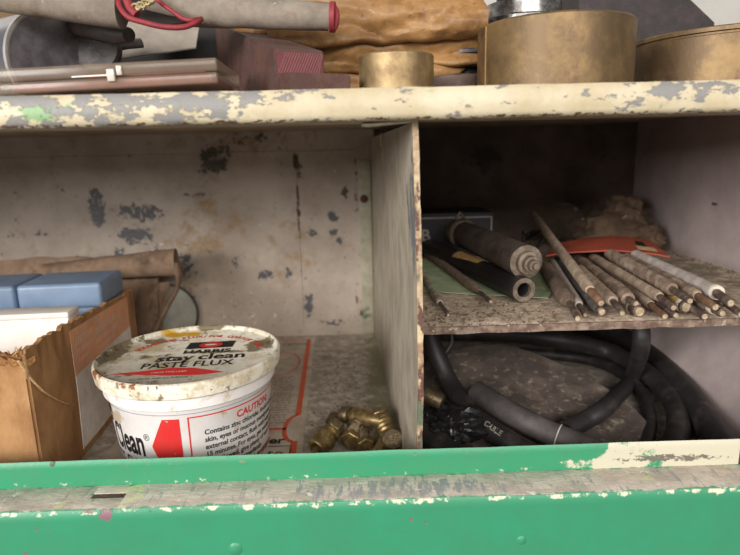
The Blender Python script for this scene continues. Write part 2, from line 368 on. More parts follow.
for (a_, b_, r) in ((521, 539, .26), (236, 548, .34)):
    c = P(a_, b_, ya-.1); m = MB(); m.lathe([(0, .1), (r*.6, .085), (r*.9, .03), (r*1.05, 0)], frame((c.x, ya-.19, c.z), (0, -1, 0)), 24); m.build('painted_rivet', face_m, fr_)

# the room: wall above the cabinet, and the wall behind the drawer
wall_m = mat('room_wall_paint', (196, 192, 186), (170, 166, 160), .4, .05, .8)
tag(MB().box((-70, 62, -30), (90, 64, 90)).build('wall_back', wall_m), kind='structure')

# ================================================================== CARDBOARD BOX and what is in it
bo = Vector((-18.4, 30.3, 0)); th = math.radians(3.8); BM = Matrix.Translation(bo) @ Matrix.Rotation(th, 4, 'Z')
card_m = mat('cardboard', (180, 136, 90), (156, 112, 70), .6, .5, .8, bump=.25, bscale=5, stretch=(1, 1, .8),
             layers=[((134, 92, 54), .45, .60, .12, [px_(-18.4, 32, 4, 1.5, 1.6, 6, .06)], (1, 1, .4), 0), ((206, 186, 160), 2.5, .75, .02, [], (1, 1, 1), 0)])
edgec_m = mat('torn_cardboard', (206, 160, 104), (150, 104, 60), .8, 3, .9, bump=.8)
strip_m = mat('pale_card_strip', (226, 190, 142), (190, 150, 104), .6, 3, .9)
boxt = thing('cardboard_box', (-25, 40, 0), 'open brown cardboard box with torn rim and orange-and-white sticker, left of the tub', 'box')
BW, BL, BH = 17.5, 18.4, 9
def wallsheet(p0, p1, h, ragged, name, sd, outn):
    m = MB(); p0 = Vector(p0); p1 = Vector(p1); L = (p1-p0).length
    def fn(u, v):
        q = p0.lerp(p1, u); hh = h(u)-ragged*(.5+.5*nz(u*L*1.1, sd, 0)+.35*nz(u*L*3.7, sd, 4))
        bul = .12*nz(u*3+sd, v*2, 0)*math.sin(pi*u)
        lean = .16*(v**8)*nz(u*L*1.3, sd, 7)
        return BM @ (Vector((q.x, q.y, 0)) + Vector(outn)*(bul+lean) + Vector((0, 0, hh*v+.02)))
    m.sheet(fn, int(L*8), 14, .28); return m.build(name, card_m, boxt)
sp = wallsheet((0, 0, 0), (0, BL, 0), lambda u: 9.35-.85*u+.12*math.sin(u*5), .4, 'side_panel', 2, (1, 0, 0))
fp = wallsheet((-BW, 0, 0), (0, 0, 0), lambda u: 9.3+.1*u, .5, 'front_panel', 5, (0, -1, 0))
wallsheet((-BW, BL, 0), (0, BL, 0), lambda u: 8.3, .3, 'back_panel', 8, (0, 1, 0))
wallsheet((-BW, 0, 0), (-BW, BL, 0), lambda u: 8.4, .3, 'side_panel', 9, (-1, 0, 0))
m = MB(); m.box((-BW, 0, .02), (0, BL, .2), .05, BM); m.build('bottom_panel', card_m, boxt)
# torn strips and curled scraps at the near corner and along the rim
m = MB(); random.seed(11)
for i in range(34):
    if i == 16: m.build('torn_corner', edgec_m, boxt); m = MB()
    if i < 16: q = Vector((-random.random()*3.4, -.12+random.uniform(-.1, .1), 8.95+random.uniform(-.15, .15)+.015*i)); dr = Vector((random.uniform(-1, 1), -.35, random.uniform(-.5, .35)))
    else: q = Vector((random.uniform(-.1, .12), random.random()**1.6*14, 0)); q.z = 9.05-.85*q.y/18.4+random.uniform(-.2, .1); dr = Vector((random.uniform(-.1, .5), random.uniform(-1, 1), random.uniform(-.4, .25)))
    l = random.uniform(.35, .95)*(1 if i < 22 else .7); w = random.uniform(.1, .24); ph = random.uniform(-1, 1); dr.normalize()
    def fn(u, v, q=q, dr=dr, l=l, w=w, ph=ph): return BM @ (q+dr*(u-.5)*l+Vector((.35*ph, 1*ph, .8)).normalized()*(v-.5)*w*(1-.6*u)+Vector((.1, -.14, .12))*math.sin(u*3)*ph)
    m.sheet(fn, 6, 2, .04)
m.build('torn_rim', edgec_m, boxt); m = MB()
for k in range(3):                                     # the folded-over tongue of paper at the corner
    q0 = Vector((-1.9+k*.7, -.22, 8.75-.12*k))
    def fn(u, v, q0=q0, k=k): return BM @ (q0+Vector((u*1.1, -.25*math.sin(u*3+k)-.06, .18*math.sin(u*5+k)))+Vector((.1*u, -.18, .5-.15*u))*(v-.2))
    m.sheet(fn, 10, 4, .05)
m.build('folded_tongue', edgec_m, boxt)
# long peeled paper strip hanging on the side panel
def bside(px, py, off=.2):                             # point of the side panel's outer face seen at a pixel
    d = ray(px, py); n_ = (BM.to_3x3() @ Vector((1, 0, 0))); p0 = BM @ Vector((off, 0, 0)); t = (p0-EYE).dot(n_)/d.dot(n_); return EYE+d*t
pts = smooth_path([bside(18, 361, .3), bside(24, 369, .34), bside(33, 381, .3), bside(43, 391, .36), bside(54, 398, .3), bside(65, 403, .28), bside(74, 405, .22)], 5)
MB().tube(pts, [.09]*len(pts), 6, (1, .5), .5, 3).build('peeled_strip', strip_m, boxt)
pts = smooth_path([bside(24, 354, .4), bside(26, 366, .42), bside(27, 378, .3)], 5)
MB().tube(pts, [.16]*len(pts), 6, (1, .35), .5, 3).build('peeled_strip', strip_m, boxt)
# sticker on the side panel: orange upper half, whitish lower half
lo = [(99, 352), (128, 309), (134, 312), (136, 352), (112, 424), (105, 450-5), (100, 441), (98, 420), (96, 390)]
Bi = BM.inverted()
def b2(px, py): q = Bi @ bside(px, py); return (q.y, q.z)
# in panel coordinates (y along, z up)
y0 = b2(71, 340)[0]; y1 = b2(127, 300)[0]; yb_ = b2(84, 450)[0]; zb_ = b2(84, 449)[1]; zm_ = b2(74, 378)[1]
st_m = mat('sticker_orange', (242, 172, 128), (224, 148, 108), .5, .8, .5, bump=.2, layers=[((206, 172, 142), .9, .57, .08, [], (1, 1.5, .7), 0)])
st_w = mat('sticker_white', (242, 234, 226), (220, 208, 196), .6, 1.1, .5, bump=.3, layers=[((150, 120, 96), 1.5, .69, .05, [], (1, 1, 1), 0)])
def onside(y, z, w=0.0):
    u = y/BL; bul = .12*nz(u*3+2, z/(9.35-.85*u)*2, 0)*math.sin(pi*u)
    return BM @ Vector((.14+bul+.05+w, y, z))
def stk(z0, z1, f0=0., f1=0.):
    def fn(u, v):
        zz = z0+(z1-z0)*v; k_ = (zz-zb_)/(8.6-zb_); l = yb_+(y0-yb_)*max(k_, 0)**.45; yy = l+(y1-l)*u; return onside(yy, min(zz, 9.15-.85*yy/18.4-.35))
    return fn
m = MB(); m.sheet(stk(zb_, zm_), 30, 16, .03); s1_ = m.build('sticker', [st_w], boxt)
m = MB(); m.sheet(stk(zm_, 8.75), 30, 16, .03); m.build('printed_band', st_m, s1_)
m = MB()
for (z, yy, ln, t_) in ((7.6, y0+.5, 2.6, .5), (6.9, y0+.5, 2.3, .34), (6.3, y0+.6, 1.6, .22), (7.3, y0+3.9, 4, .5), (6.6, y0+3.9, 4.2, .34), (6.0, y0+4.2, 3.0, .22), (5.5, y0+5, 2.6, .2)):
    y = yy
    while y < yy+ln:                                   # worn, unreadable strokes of lettering
        w = random.uniform(.12, .34); sl = .18
        vs = [onside(y, z-t_/2, .04), onside(y+w*.55, z-t_/2, .04), onside(y+w*.55+sl, z+t_/2, .04), onside(y+sl, z+t_/2, .04)]
        m.add(vs, [[0, 1, 2, 3]]); y += w+.09
m.build('faded_lettering', mat('faded_print', (240, 214, 192), None, .3, 2, .6), s1_, smooth=0)
m = MB(); m.add([BM @ Vector((-.62, -.21, 2.35)), BM @ Vector((-.2, -.21, 2.2)), BM @ Vector((-.22, -.21, 2.1)), BM @ Vector((-.5, -.21, 2.22))], [[0, 1, 2, 3]])

# white carton inside, then two blue plastic cases
white_m = mat('white_carton', (240, 234, 228), (226, 214, 204), .5, .3, .45, bump=.1)
wt = thing('white_carton', BM @ Vector((-8, 8, .2)), 'plain white carton standing in the cardboard box in front of the blue cases', 'box')
m = MB(); m.box((-16.8, 7.0, .22), (-.45, 8.7, 9.05), .08, BM, 3); m.build('body', white_m, wt)
m = MB(); m.box((-16.9, 6.93, 9.02), (-.4, 8.77, 9.42), .1, BM, 3); m.build('lid', white_m, wt)
blue_m = mat('blue_plastic', (122, 142, 168), (108, 126, 150), .5, .4, .38, bump=.15, bscale=6, layers=[((60, 70, 84), 2.2, .74, .02, [], (1, 1, 1), 0)])
def blue(x0, x1, lab):
    t = thing('storage_case', BM @ Vector(((x0+x1)/2, 9, .3)), lab, 'case', 'blue cases in the cardboard box')
    m = MB(); m.box((x0, 12.6, .22), (x1, 17.5, 8.3), .3, BM, 3); m.build('body', blue_m, t)
    m = MB(); m.box((x0+.02, 12.5, 8.25), (x1-.02, 17.6, 10.15), .3, BM, 5); m.build('lid', blue_m, t)
blue(-6.35, -.22, 'blue plastic case with rounded lid in the cardboard box, the right one, nearer the tub')
blue(-15.6, -6.43, 'blue plastic case in the cardboard box, the left one, cut by the photo edge')

# canvas bag standing behind the box
bag_m = mat('canvas', (150, 124, 102), (116, 94, 76), .6, .5, .9, bump=.5, bscale=6, layers=[((84, 64, 50), .4, .6, .1, [], (1, 1, 1), 0)])
bt = thing('canvas_bag', (-28, 56, 0), 'brown canvas bag with flopped-over flap, behind the cardboard box', 'bag')
m = MB()
def cb(u, v):
    x = -37+u*17.3; z = .3+v*(9.1+.35*math.sin(u*5)+.15*nz(x*.5, 0, 0)+ .6*u); y = 56.2+.5*nz(x*.3, z*.3, 2)-.9*math.sin(v*pi)*(.6+.4*u)
    return (x, y, z)
m.sheet(cb, 60, 24, .5); m.build('bag_body', bag_m, bt)
m = MB()
pl_ = [P(60, 262, 53.5), P(110, 257, 53.5), P(160, 253, 54), P(178, 255, 54.5), P(184, 262, 55)]
def flap(u, v):                                       # top roll of the flap
    x = -30+u*12.6; c_ = Vector((x, 54.6, 8.75+u*.65+.12*nz(x*.6, 2, 0))); a = v*2*pi
    return c_+Vector((0, math.cos(a)*.75, math.sin(a)*(.75+.5*u)))
m.sheet(flap, 50, 18, .18); m.build('rolled_top', bag_m, bt)
pts = smooth_path([P(177, 262, 54.4), P(178, 285, 54.2), P(168, 305, 54), P(158, 325, 54), P(150, 345, 54)], 6)
MB().tube(pts, [.55, ]*len(pts), 12, (1.0, .45), .25, .8).build('side_strap', bag_m, bt)
m = MB()
def fold(u, v):
    a = Vector(P(135+35*(1-u), 282+5*u, 55.2)); b = Vector(P(130+22*(1-u), 345, 55)); q = a.lerp(b, v); q.y += .35*math.sin(u*7)+.2*nz(q.x, q.z, 0); return q
m.sheet(fold, 24, 16, .2); m.build('gusset', mat('canvas_gusset', (150, 120, 98), (108, 84, 66), .6, .5, .9, bump=.5), bt)
# grey metal disc-shaped can standing on edge behind the bag
cc = P(172, 309, 57.5); cm = mat('grey_can', (172, 170, 158), (144, 142, 130), .5, .5, .45, .3, bump=.1)
gt = thing('round_tin', (cc.x, 57.6, 0), 'grey-green round tin lid standing on edge between the canvas bag and back wall', 'tin')
m = MB(); M_ = frame((cc.x-1.25, 58.2, 3.3), (.45, -1, 0)); m.lathe([(0, 0), (3.2, 0), (3.35, .1), (3.35, .85), (3.2, .95), (0, .95)], M_, 56); m.build('tin_body', cm, gt)
m = MB(); m.lathe([(3.36, .75), (3.5, .8), (3.5, 1.02), (3.3, 1.06), (3.25, .96)], M_, 56, close=True); m.build('rim', mat('tin_rim', (70, 68, 64), None, .3, 1, .5, .5), gt)

# ================================================================== FLUX TUB
TX, TY, TZ = -10.75, 34.6, 7.3
tub = thing('flux_tub', (TX, TY, 0), 'round white plastic tub of paste flux with a grimy printed lid', 'tub')
tp_m = mat('tub_plastic', (240, 234, 232), (226, 216, 210), .35, .6, .38, bump=.05, layers=[((206, 186, 160), .9, .63, .06, [px_(-14.5, 31.5, 4.8, 1.2, 3, 1.5, .14)], (1, 1, 1), 0), ((70, 60, 50), 2.6, .775, .01, [], (1, 1, 1), 0)])
def onlid(dx, dy): return (TX+dx, TY+dy, TZ)
lid_m = mat('tub_lid_plastic', (236, 230, 216), (226, 216, 196), .4, .5, .4, bump=.15, bscale=5,
            layers=[((196, 180, 148), .6, .55, .1, [px_(TX-2.5, TY+1, 7.2, 3, 3, BIG, .08)], (1, 1, 1), 0),
                    ((196, 150, 40), .9, .66, .08, [px_(TX-1.7, TY+4.2, 7.2, 2.2, 1.0, BIG, .26)], (1, 1, 1), 0),
                    ((124, 112, 88), 1.1, .62, .05, [px_(TX-4.9, TY+1.2, 7.2, 1.1, 3.2, BIG, .24), px_(TX-3.0, TY+2.9, 7.2, 1.9, .8, BIG, .22), px_(TX+4.1, TY+1.5, 7.2, 1.4, 1.6, BIG, .24), px_(TX+2.0, TY+.4, 7.2, 3.6, .35, BIG, .2), px_(TX, TY+5.4, 7.2, 1.6, .5, BIG, .26), px_(TX-2.6, TY-.2, 7.2, 1.8, .6, BIG, .1)], (1, 1, 1), 0),
                    ((92, 80, 60), 2.4, .64, .03, [px_(TX+4.4, TY+1.9, 7.2, .9, .9, BIG, .16), px_(TX+.3, TY+5.5, 7.2, 1.1, .35, BIG, .2), px_(TX-5.2, TY+.6, 7.2, .5, 2.6, BIG, .12)], (1, 1, 1), 0),
                    ((140, 92, 54), 2.2, .66, .03, [px_(TX-4.3, TY-3.6, 7.3, 1.7, 1.5, .5, .22), px_(TX-2.2, TY-5.2, 7.3, 2.0, .6, .3, .14)], (1, 1, 1), 0)])
body_prof = [(0, .12), (4.0, .12), (4.15, 0), (4.35, .05), (4.4, .3), (4.95, 5.6), (5.0, 5.66), (5.14, 5.74), (5.16, 6.5), (5.0, 6.7)]
m = MB(); m.lathe(body_prof, Matrix.Translation((TX, TY, 0)), 96); m.build('tub_body', tp_m, tub)
m = MB(); m.lathe([(5.18, 6.52), (5.42, 6.48), (5.5, 6.56), (5.58, 7.2), (5.55, 7.36), (5.43, 7.42), (5.32, 7.36), (5.22, 7.2), (5.1, 7.14), (0, 7.14), (0, 7.0), (5.1, 7.0)],
                  Matrix.Translation((TX, TY, 0)), 128, wob=lambda a, h: .004*nz(math.cos(a)*2, math.sin(a)*2, h)); ld = m.build('lid', lid_m, tub, smooth=30)
LR = math.radians(4)
def lid3(x, y, e=.012):
    c, s_ = math.cos(LR), math.sin(LR); return Vector((TX+x*c-y*s_, TY+x*s_+y*c, 7.14+e))
ink = mat('black_ink', (30, 28, 30), None, .3, 2, .5, layers=[((120, 112, 98), 2.0, .64, .03, [px_(TX-.5, TY-.3, 7.2, 1.6, .8, BIG, .1)], (1, 1, 1), 0)])
inkred = mat('red_ink', (214, 44, 48), (200, 60, 50), .4, 1, .45, layers=[((206, 180, 150), 2.2, .68, .03, [px_(TX-1.6, TY+4.2, 7.2, 1, .8, BIG, .08)], (1, 1, 1), 0)])
inkw = mat('white_ink', (236, 226, 214), None, .2, 1, .5)
m = MB()
put_text(m, 'HARRIS', .85, lambda a, b: lid3(a+.95, b+.25), bold=.035, align='CENTER', xs=1.05)
put_text(m, 'stay', 1.4, lambda a, b: lid3(a-1.9, b-.95), bold=.05)
put_text(m, 'clean', 1.4, lambda a, b: lid3(a+.6, b-.95), bold=.04)
put_text(m, 'PASTE FLUX', 1.25, lambda a, b: lid3(a-2.5, b-2.1), bold=.02, xs=.8)
put_text(m, 'ALL METAL AND ALL PURPOSE', .34, lambda a, b: lid3(a-2.6, b-3.85), xs=.7)
put_text(m, 'NET WT. 16 OZ.', .34, lambda a, b: lid3(a-2.6, b-4.3), xs=.7)
def sq(cx, cy, w, h, sh=0): return [(cx-w/2, cy-h/2), (cx+w/2, cy-h/2), (cx+w/2+sh, cy+h/2), (cx-w/2+sh, cy+h/2)]
def flat(m, poly, fn): m.add([fn(a, b) for a, b in poly], [list(range(len(poly)))])
flat(m, sq(.95, 1.75, 3.0, 1.3, .1), lid3); m.build('black_print', ink, ld, smooth=0)
m = MB(); flat(m, [(1.0+.75*math.cos(a/24*2*pi), 1.75+.55*math.sin(a/24*2*pi)) for a in range(24)], lambda x, y: lid3(x, y, .02))
flat(m, [(-4.1, -2.7), (-2.4, -2.5), (-.5, -2.15), (.7, -2.35), (2.6, -3.3), (1.2, -3.55), (-.6, -3.4), (-2.4, -3.0)], lid3)
arc = 'SOLDERING FLUX/FOR COPPER TUBE'
for i, ch in enumerate(arc):
    t = math.radians(158-i*4.9)
    if ch == ' ': continue
    put_text(m, ch, .6, lambda a, b, t=t: lid3(3.9*math.cos(t)+.25+(a*math.sin(t)+b*math.cos(t)), 3.45*math.sin(t)+(-a*math.cos(t)+b*math.sin(t))), bold=.03, align='CENTER', xs=.8)
m.build('red_print', inkred, ld, smooth=0)
m = MB(); put_text(m, 'LARGE TYPE LABEL', .3, lambda a, b: lid3(a-1.6, b-2.95, .022), xs=.8)
m.build('white_lettering', inkw, ld, smooth=0); m = MB(); flat(m, [(.98+.4*math.cos(a/16*2*pi), 1.75+.12*math.sin(a/16*2*pi)) for a in range(16)], lambda x, y: lid3(x, y, .028)); m.build('white_print', inkw, ld, smooth=0)
# label round the body; th = angle from the side facing the camera (to the right is positive)
face0 = math.atan2(-TY, -TX)
def body3(arcpos, z, e=.012):
    r = 4.4+(4.95-4.4)*(z-.3)/5.3+e; t = face0+(arcpos)/5.0-math.radians(9.5)
    return Vector((TX+r*math.cos(t), TY+r*math.sin(t), z))
A = lambda deg: math.radians(deg)*5.0
def bquad(m, a0, a1, z0, z1, n=10):
    for i in range(n):
        u, v = a0+(a1-a0)*i/n, a0+(a1-a0)*(i+1)/n; m.add([body3(u, z0), body3(v, z0), body3(v, z1), body3(u, z1)], [[0, 1, 2, 3]])
m = MB()
ar = [(-22, 3.6), (-12, 5.15), (0, 5.15), (0, 1.3), (-14, 1.3), (-20, 2.6)]
N_ = 8
for i in range(N_):                                   # the big red arrow shape
    def edge(t):                                       # left boundary as function of z
        return -22+(10)*max(0, (t-3.4)/1.75) if t > 3.4 else -22+9*(3.4-t)/2.1
for i in range(20):
    za, zb = 1.3+3.85*i/20, 1.3+3.85*(i+1)/20
    ea, eb = edge(za), edge(zb)
    for j in range(4):
        f0, f1 = j/4, (j+1)/4
        q = lambda e, f, z: body3(A(e+(-1-e)*f), z)
        m.add([q(ea, f0, za), q(ea, f1, za), q(eb, f1, zb), q(eb, f0, zb)], [[0, 1, 2, 3]])
m.build('red_arrow', inkred, tub, smooth=0); m = MB()
bquad(m, A(4), A(5), 1, 5.2, 2); bquad(m, A(4), A(95), 5.12, 5.2, 40)
m.build('red_border', inkred, tub, smooth=0); m = MB()
put_text(m, 'CAUTION:', .62, lambda a, b: body3(A(37)+a, 4.45+b), bold=.02)
m.build('caution_heading', inkred, tub, smooth=0); m = MB()
put_text(m, 'KEEP OUT OF REACH', .42, lambda a, b: body3(A(40)+a, .95+b), bold=.015)
m.build('red_lettering', inkred, tub, smooth=0)
m = MB()
lines = ['Contains zinc chloride. Avoid contact with', 'skin, eyes or mucous membranes. In case', 'external contact, flush with water for', '15 minutes. For eyes, get medical help.', 'If swallowed, give plenty of water and', 'call physician immediately.', 'Harmful if swallowed. Avoid fumes']
for i, t in enumerate(lines): put_text(m, t, .44, lambda a, b, i=i: body3(A(14)+a, 3.95-.47*i+b), bold=.012, xs=.95)
m.build('caution_text', mat('label_ink_text', (30, 28, 32), None, .2, 2, .5), tub, smooth=0); m = MB()
put_text(m, 'Clean', 2.3, lambda a, b: body3(A(-28)+a, 2.75+b), bold=.06, align='RIGHT', xs=.56)
put_text(m, '®', .6, lambda a, b: body3(A(-27.5)+a, 3.75+b), xs=.9)
put_text(m, 'PASTE FLUX', 1.5, lambda a, b: body3(A(-25)+a, 1.4+b), bold=.0, align='RIGHT', xs=.62)
put_text(m, 'HARRIS', .5, lambda a, b: body3(A(-62)+a, 4.25+b), bold=.02, align='RIGHT')
bquad(m, A(-80), A(-60), 4.75, 5.5, 6)
m.build('brand_lettering', mat('label_ink', (26, 24, 28), None, .2, 2, .5), tub, smooth=0)
m = MB(); bquad(m, A(-95), A(95), 5.38, 5.43, 60); m.build('thin_rule', mat('grey_rule', (150, 158, 168), None, .2, 2, .5), tub, smooth=0)

# ================================================================== CARD LYING UNDER THE TUB
cd_m = mat('printed_card', (204, 192, 176), (176, 160, 144), .6, .6, .7, layers=[((150, 134, 118), .8, .64, .08, [], (1, 1, 1), 0)])
cs = thing('printed_card', (-10, 45, 0), 'flat white printed card with an orange border, lying under the white tub', 'card')
def cd3(px, py, e=.1): q = PZ(px, py, e); return q
xr = lambda y: -4.12-(y-34.7)*.034
m = MB(); m.sheet(lambda u, v: (-17.2+u*(xr(29+v*30)+17.2), 29+v*30, .05+.02*nz(u*6, v*6, 0)), 30, 40, .03); m.build('sheet', cd_m, cs)
m = MB(); E_ = .085
def strip(m, pts, w):
    pts = [Vector((p[0], p[1], E_)) for p in pts]
    vs = []
    for i, p in enumerate(pts):
        t = (pts[min(i+1, len(pts)-1)]-pts[max(i-1, 0)]).normalized(); nn = Vector((-t.y, t.x, 0)); vs += [p+nn*w/2, p-nn*w/2]
    m.add(vs, [[2*i, 2*i+1, 2*i+3, 2*i+2] for i in range(len(pts)-1)])
ox = lambda y: xr(y)-.62
hy = 38.3
strip(m, [(ox(58.5), 58.5), (ox(40.4), 40.4)], .42)
strip(m, [(ox(36.4), 36.4), (ox(29.5), 29.5)], .42)
pts = [(ox(40.4)-.75*math.sin(a*pi/16), 38.4+2.0*math.cos(a*pi/16)) for a in range(17)]; strip(m, pts, .3)
strip(m, [(-16.8, hy), (ox(38)-.75, hy)], .3); strip(m, [(-16.8, 58.3), (ox(58.3), 58.3)], .2)
oran = mat('orange_print', (216, 88, 48), (196, 84, 54), .5, 1, .6, layers=[((190, 160, 136), 1.6, .68, .04, [], (1, 1, 1), 0)])
pts = [(-7.7+1.8*math.cos(a*pi/16), 51.5+3.0*math.sin(a*pi/16)) for a in range(33)]; strip(m, pts, .14)
m.build('orange_border', oran, cs, smooth=0)
m = MB()
fp2 = lambda x0, y0: (lambda a, b: Vector((x0+a, y0+b, E_)))
put_text(m, 'Sealer', 1.25, fp2(-5.5, 36.2), bold=.04, align='RIGHT', xs=.95)
hpm = mat('card_black', (56, 48, 46), None, .3, 2, .7); m.build('heading_print', hpm, cs, smooth=0); m = MB()
put_text(m, 'Leak Control', 1.6, fp2(-5.6, 56.6), align='RIGHT', xs=.5)
m.build('upper_heading', hpm, cs, smooth=0); m = MB()
put_text(m, 'cote', 1.35, fp2(-5.35, 34.45), align='RIGHT', xs=1.0)
strip(m, [(-9.5, 35.8), (-4.95, 35.8)], .09); strip(m, [(-9.5, 33.95), (-4.95, 33.95)], .09); strip(m, [(-4.95, 35.8), (-4.95, 33.95)], .07)
m.build('boxed_word', hpm, cs, smooth=0)
m = MB(); y = 39.3
while y < 48.5:                                        # rows of fine print too small to read
    x = -16.4
    while x < xr(y)-1.5:
        w = random.uniform(.15, .6); strip(m, [(x, y), (min(x+w, xr(y)-1.3), y)], .13); x += w+.13
    y += .42
m.build('fine_print', mat('card_grey', (132, 118, 108), None, .3, 2, .7), cs, smooth=0); m = MB()
for y, x1 in ((55, -8.2), (54, -8.0), (53.2, -8.3)): strip(m, [(-9.6, y), (x1, y)], .3)
m.build('heading_lines', mat('card_grey_heading', (120, 108, 98), None, .3, 2, .7), cs, smooth=0)

# ================================================================== BRASS FITTINGS
brass = mat('brass_old', (178, 152, 98), (124, 104, 70), .9, 2.2, .36, .7, bump=.25, layers=[((78, 64, 44), 2.0, .62, .07, [], (1, 1, 1), 0), ((214, 206, 180), 3.5, .70, .02, [], (1, 1, 1), .4)])
brassd = mat('brass_dark', (140, 122, 88), (96, 82, 62), .9, 2, .42, .6, bump=.35, layers=[((196, 190, 170), 4, .72, .02, [], (1, 1, 1), .4)])
def hexa(m, r, h0, h1, M_, n=6, ch=.06):
    m.lathe([(r-ch, h0), (r, h0+ch), (r, h1-ch), (r-ch, h1)], M_, n)
def threads(r, h0, h1, k=7, d=.05):
    return [(r-(d if i % 2 else 0), h0+(h1-h0)*i/(2*k)) for i in range(2*k+1)]
G = 'brass fittings in a pile'
# flared horn with a solder-splashed nut
p = PZ(316, 449, .75); d = Vector((.95, 1.35, .45))
t = thing('brass_fitting', (p.x+.5, p.y+.7, 0), 'brass flare fitting with open horn mouth, at the left end of the fittings pile', 'pipe fitting', G)
M_ = frame(p, d); m = MB(); m.lathe([(.42, 0), (.6, -.02), (.66, .05), (.6, .3), (.72, .7), (.78, 1.0), (.62, 1.35), (.5, 1.45), (.34, 1.4), (.38, .2)], M_, 32, close=True)
m.build('horn', brass, t); m = MB(); m.lathe([(.4, 1.4), (.62, 1.45), (.66, 1.6), (.62, 1.75), (.42, 1.8)], M_, 32); m.build('collar', brass, t)
m = MB(); hexa(m, .62, 1.8, 2.5, M_); m.build('nut', brassd, t)
# small ring / sleeve behind it
p = PZ(331, 424, .45); M_ = frame(p, (.5, 1, .5)); t = thing('brass_sleeve', (p.x, p.y, 0), 'small dark brass sleeve behind the horn-mouthed flare fitting', 'pipe fitting', G)
m = MB(); m.lathe([(.28, 0), (.42, 0), (.45, .1), (.45, .7), (.4, .8), (.28, .8)], M_, 24, close=True); m.build('sleeve_body', brassd, t)
# long coupling lying across the top
p = PZ(343, 414, 1.35); q = PZ(383, 421, 1.75); d = q-p; L_ = d.length; M_ = frame(p, d)
t = thing('brass_coupling', ((p.x+q.x)/2, (p.y+q.y)/2, 0), 'brass tube coupling lying across the back of the pile, waisted in the middle', 'pipe fitting', G)
m = MB(); m.lathe([(.38, 0), (.55, 0), (.6, .06), (.6, .55), (.52, .65), (.36, .68)], M_, 32); m.build('end_ring', brassd, t)
m = MB(); m.lathe([(.36, .6), (.42, .95), (.42, 1.0)], M_, 32); m.lathe([(.4, .95), (.58, 1.0), (.6, 1.1), (.58, L_-.2), (.5, L_)], M_, 32); m.build('sleeve_body', brass, t)
m = MB(); hexa(m, .68, .95, 1.3, M_); m.build('nut', brass, t)
# hex compression fitting in the middle
for (a_, b_, z_, d, r, lab, nm) in ((350, 442, .7, (.35, 1.2, .25), .72, 'brass hexagonal compression fitting with bright yellow edge, in the middle of the pile', 'brass_hex_fitting'),
                                (366, 447, .65, (-.15, 1, .1), .6, 'short brass hexagonal nut in front of the octagonal-faced elbow', 'brass_nut')):
    p = PZ(a_, b_, z_); M_ = frame(p, d); t = thing(nm, (p.x, p.y, 0), lab, 'pipe fitting', G)
    m = MB(); hexa(m, r, 0, .55, M_); m.build('hex_nut', brass, t)
    m = MB(); m.lathe([(r*.7, .5)]+threads(r*.78, .55, 1.35)+[(r*.6, 1.4)], M_, 30); m.build('thread', brassd, t)
    m = MB(); hexa(m, r*.98, 1.4, 1.9, M_); m.build('hex_nut', brassd, t)
# elbow with octagonal stamped face
p = PZ(393, 439, 1.25); t = thing('brass_elbow', (p.x, p.y+.4, 0), 'brass elbow with threaded neck and a dark octagonal face stamped with figures, against the partition', 'pipe fitting', G)
fd = (EYE-p).normalized(); fd = Vector((.12, -.8, .42)).normalized(); M_ = frame(p, -fd)
m = MB(); m.lathe([(.0, -.02), (.62, -.02), (.72, .06), (.72, .75), (.5, .9), (0, .9)], M_, 8); m.build('octagonal_plug', brassd, t)
pe = p-fd*.75
q = PZ(381, 419, 1.75); M2 = frame(pe+Vector((.0, 0, -.1)), q-pe); LL = (q-pe).length
m = MB(); m.lathe([(.5, -.2), (.66, 0)]+threads(.68, .15, LL+.35, 6, .06)+[(.5, LL+.4), (.42, LL+.4), (.42, 0)], M2, 32); m.build('threaded_neck', brass, t)
m = MB(); hexa(m, .62, 0, 1.15, frame(pe+Vector((-.35, .35, -.25)), (-.45, -.45, -.5)), 8); m.build('lower_arm', brass, t)
u_ = Vector((.95, .1, .1)).normalized(); u_ = (u_-fd*u_.dot(fd)).normalized(); w_ = fd.cross(u_) if fd.cross(u_).z > 0 else -fd.cross(u_)
m = MB()
for k, tx in enumerate(('516', 'IZN')):
    put_text(m, tx, .38, lambda a, b, k=k: p+fd*.035+w_*(a)+u_*(-.05-b+.32*(k)+.05)*1.0, align='CENTER', xs=1)
m.build('stamped_figures', mat('stamp_light', (166, 150, 112), None, .3, 3, .4, .6), t, smooth=0)

# ================================================================== MIDDLE SHELF: GREASE GUN, TUBE, RODS
gm = mat('gun_barrel', (104, 92, 86), (74, 64, 60), .6, .9, .5, .35, bump=.3, layers=[((150, 136, 120), 3.2, .72, .02, [], (1, 1, 1), 0), ((104, 88, 74), 1.0, .60, .1, [], (1, 1, 1), 0)])
gd = mat('dusty_metal', (150, 134, 118), (108, 94, 82), .7, 1.8, .7, .3, bump=.5)
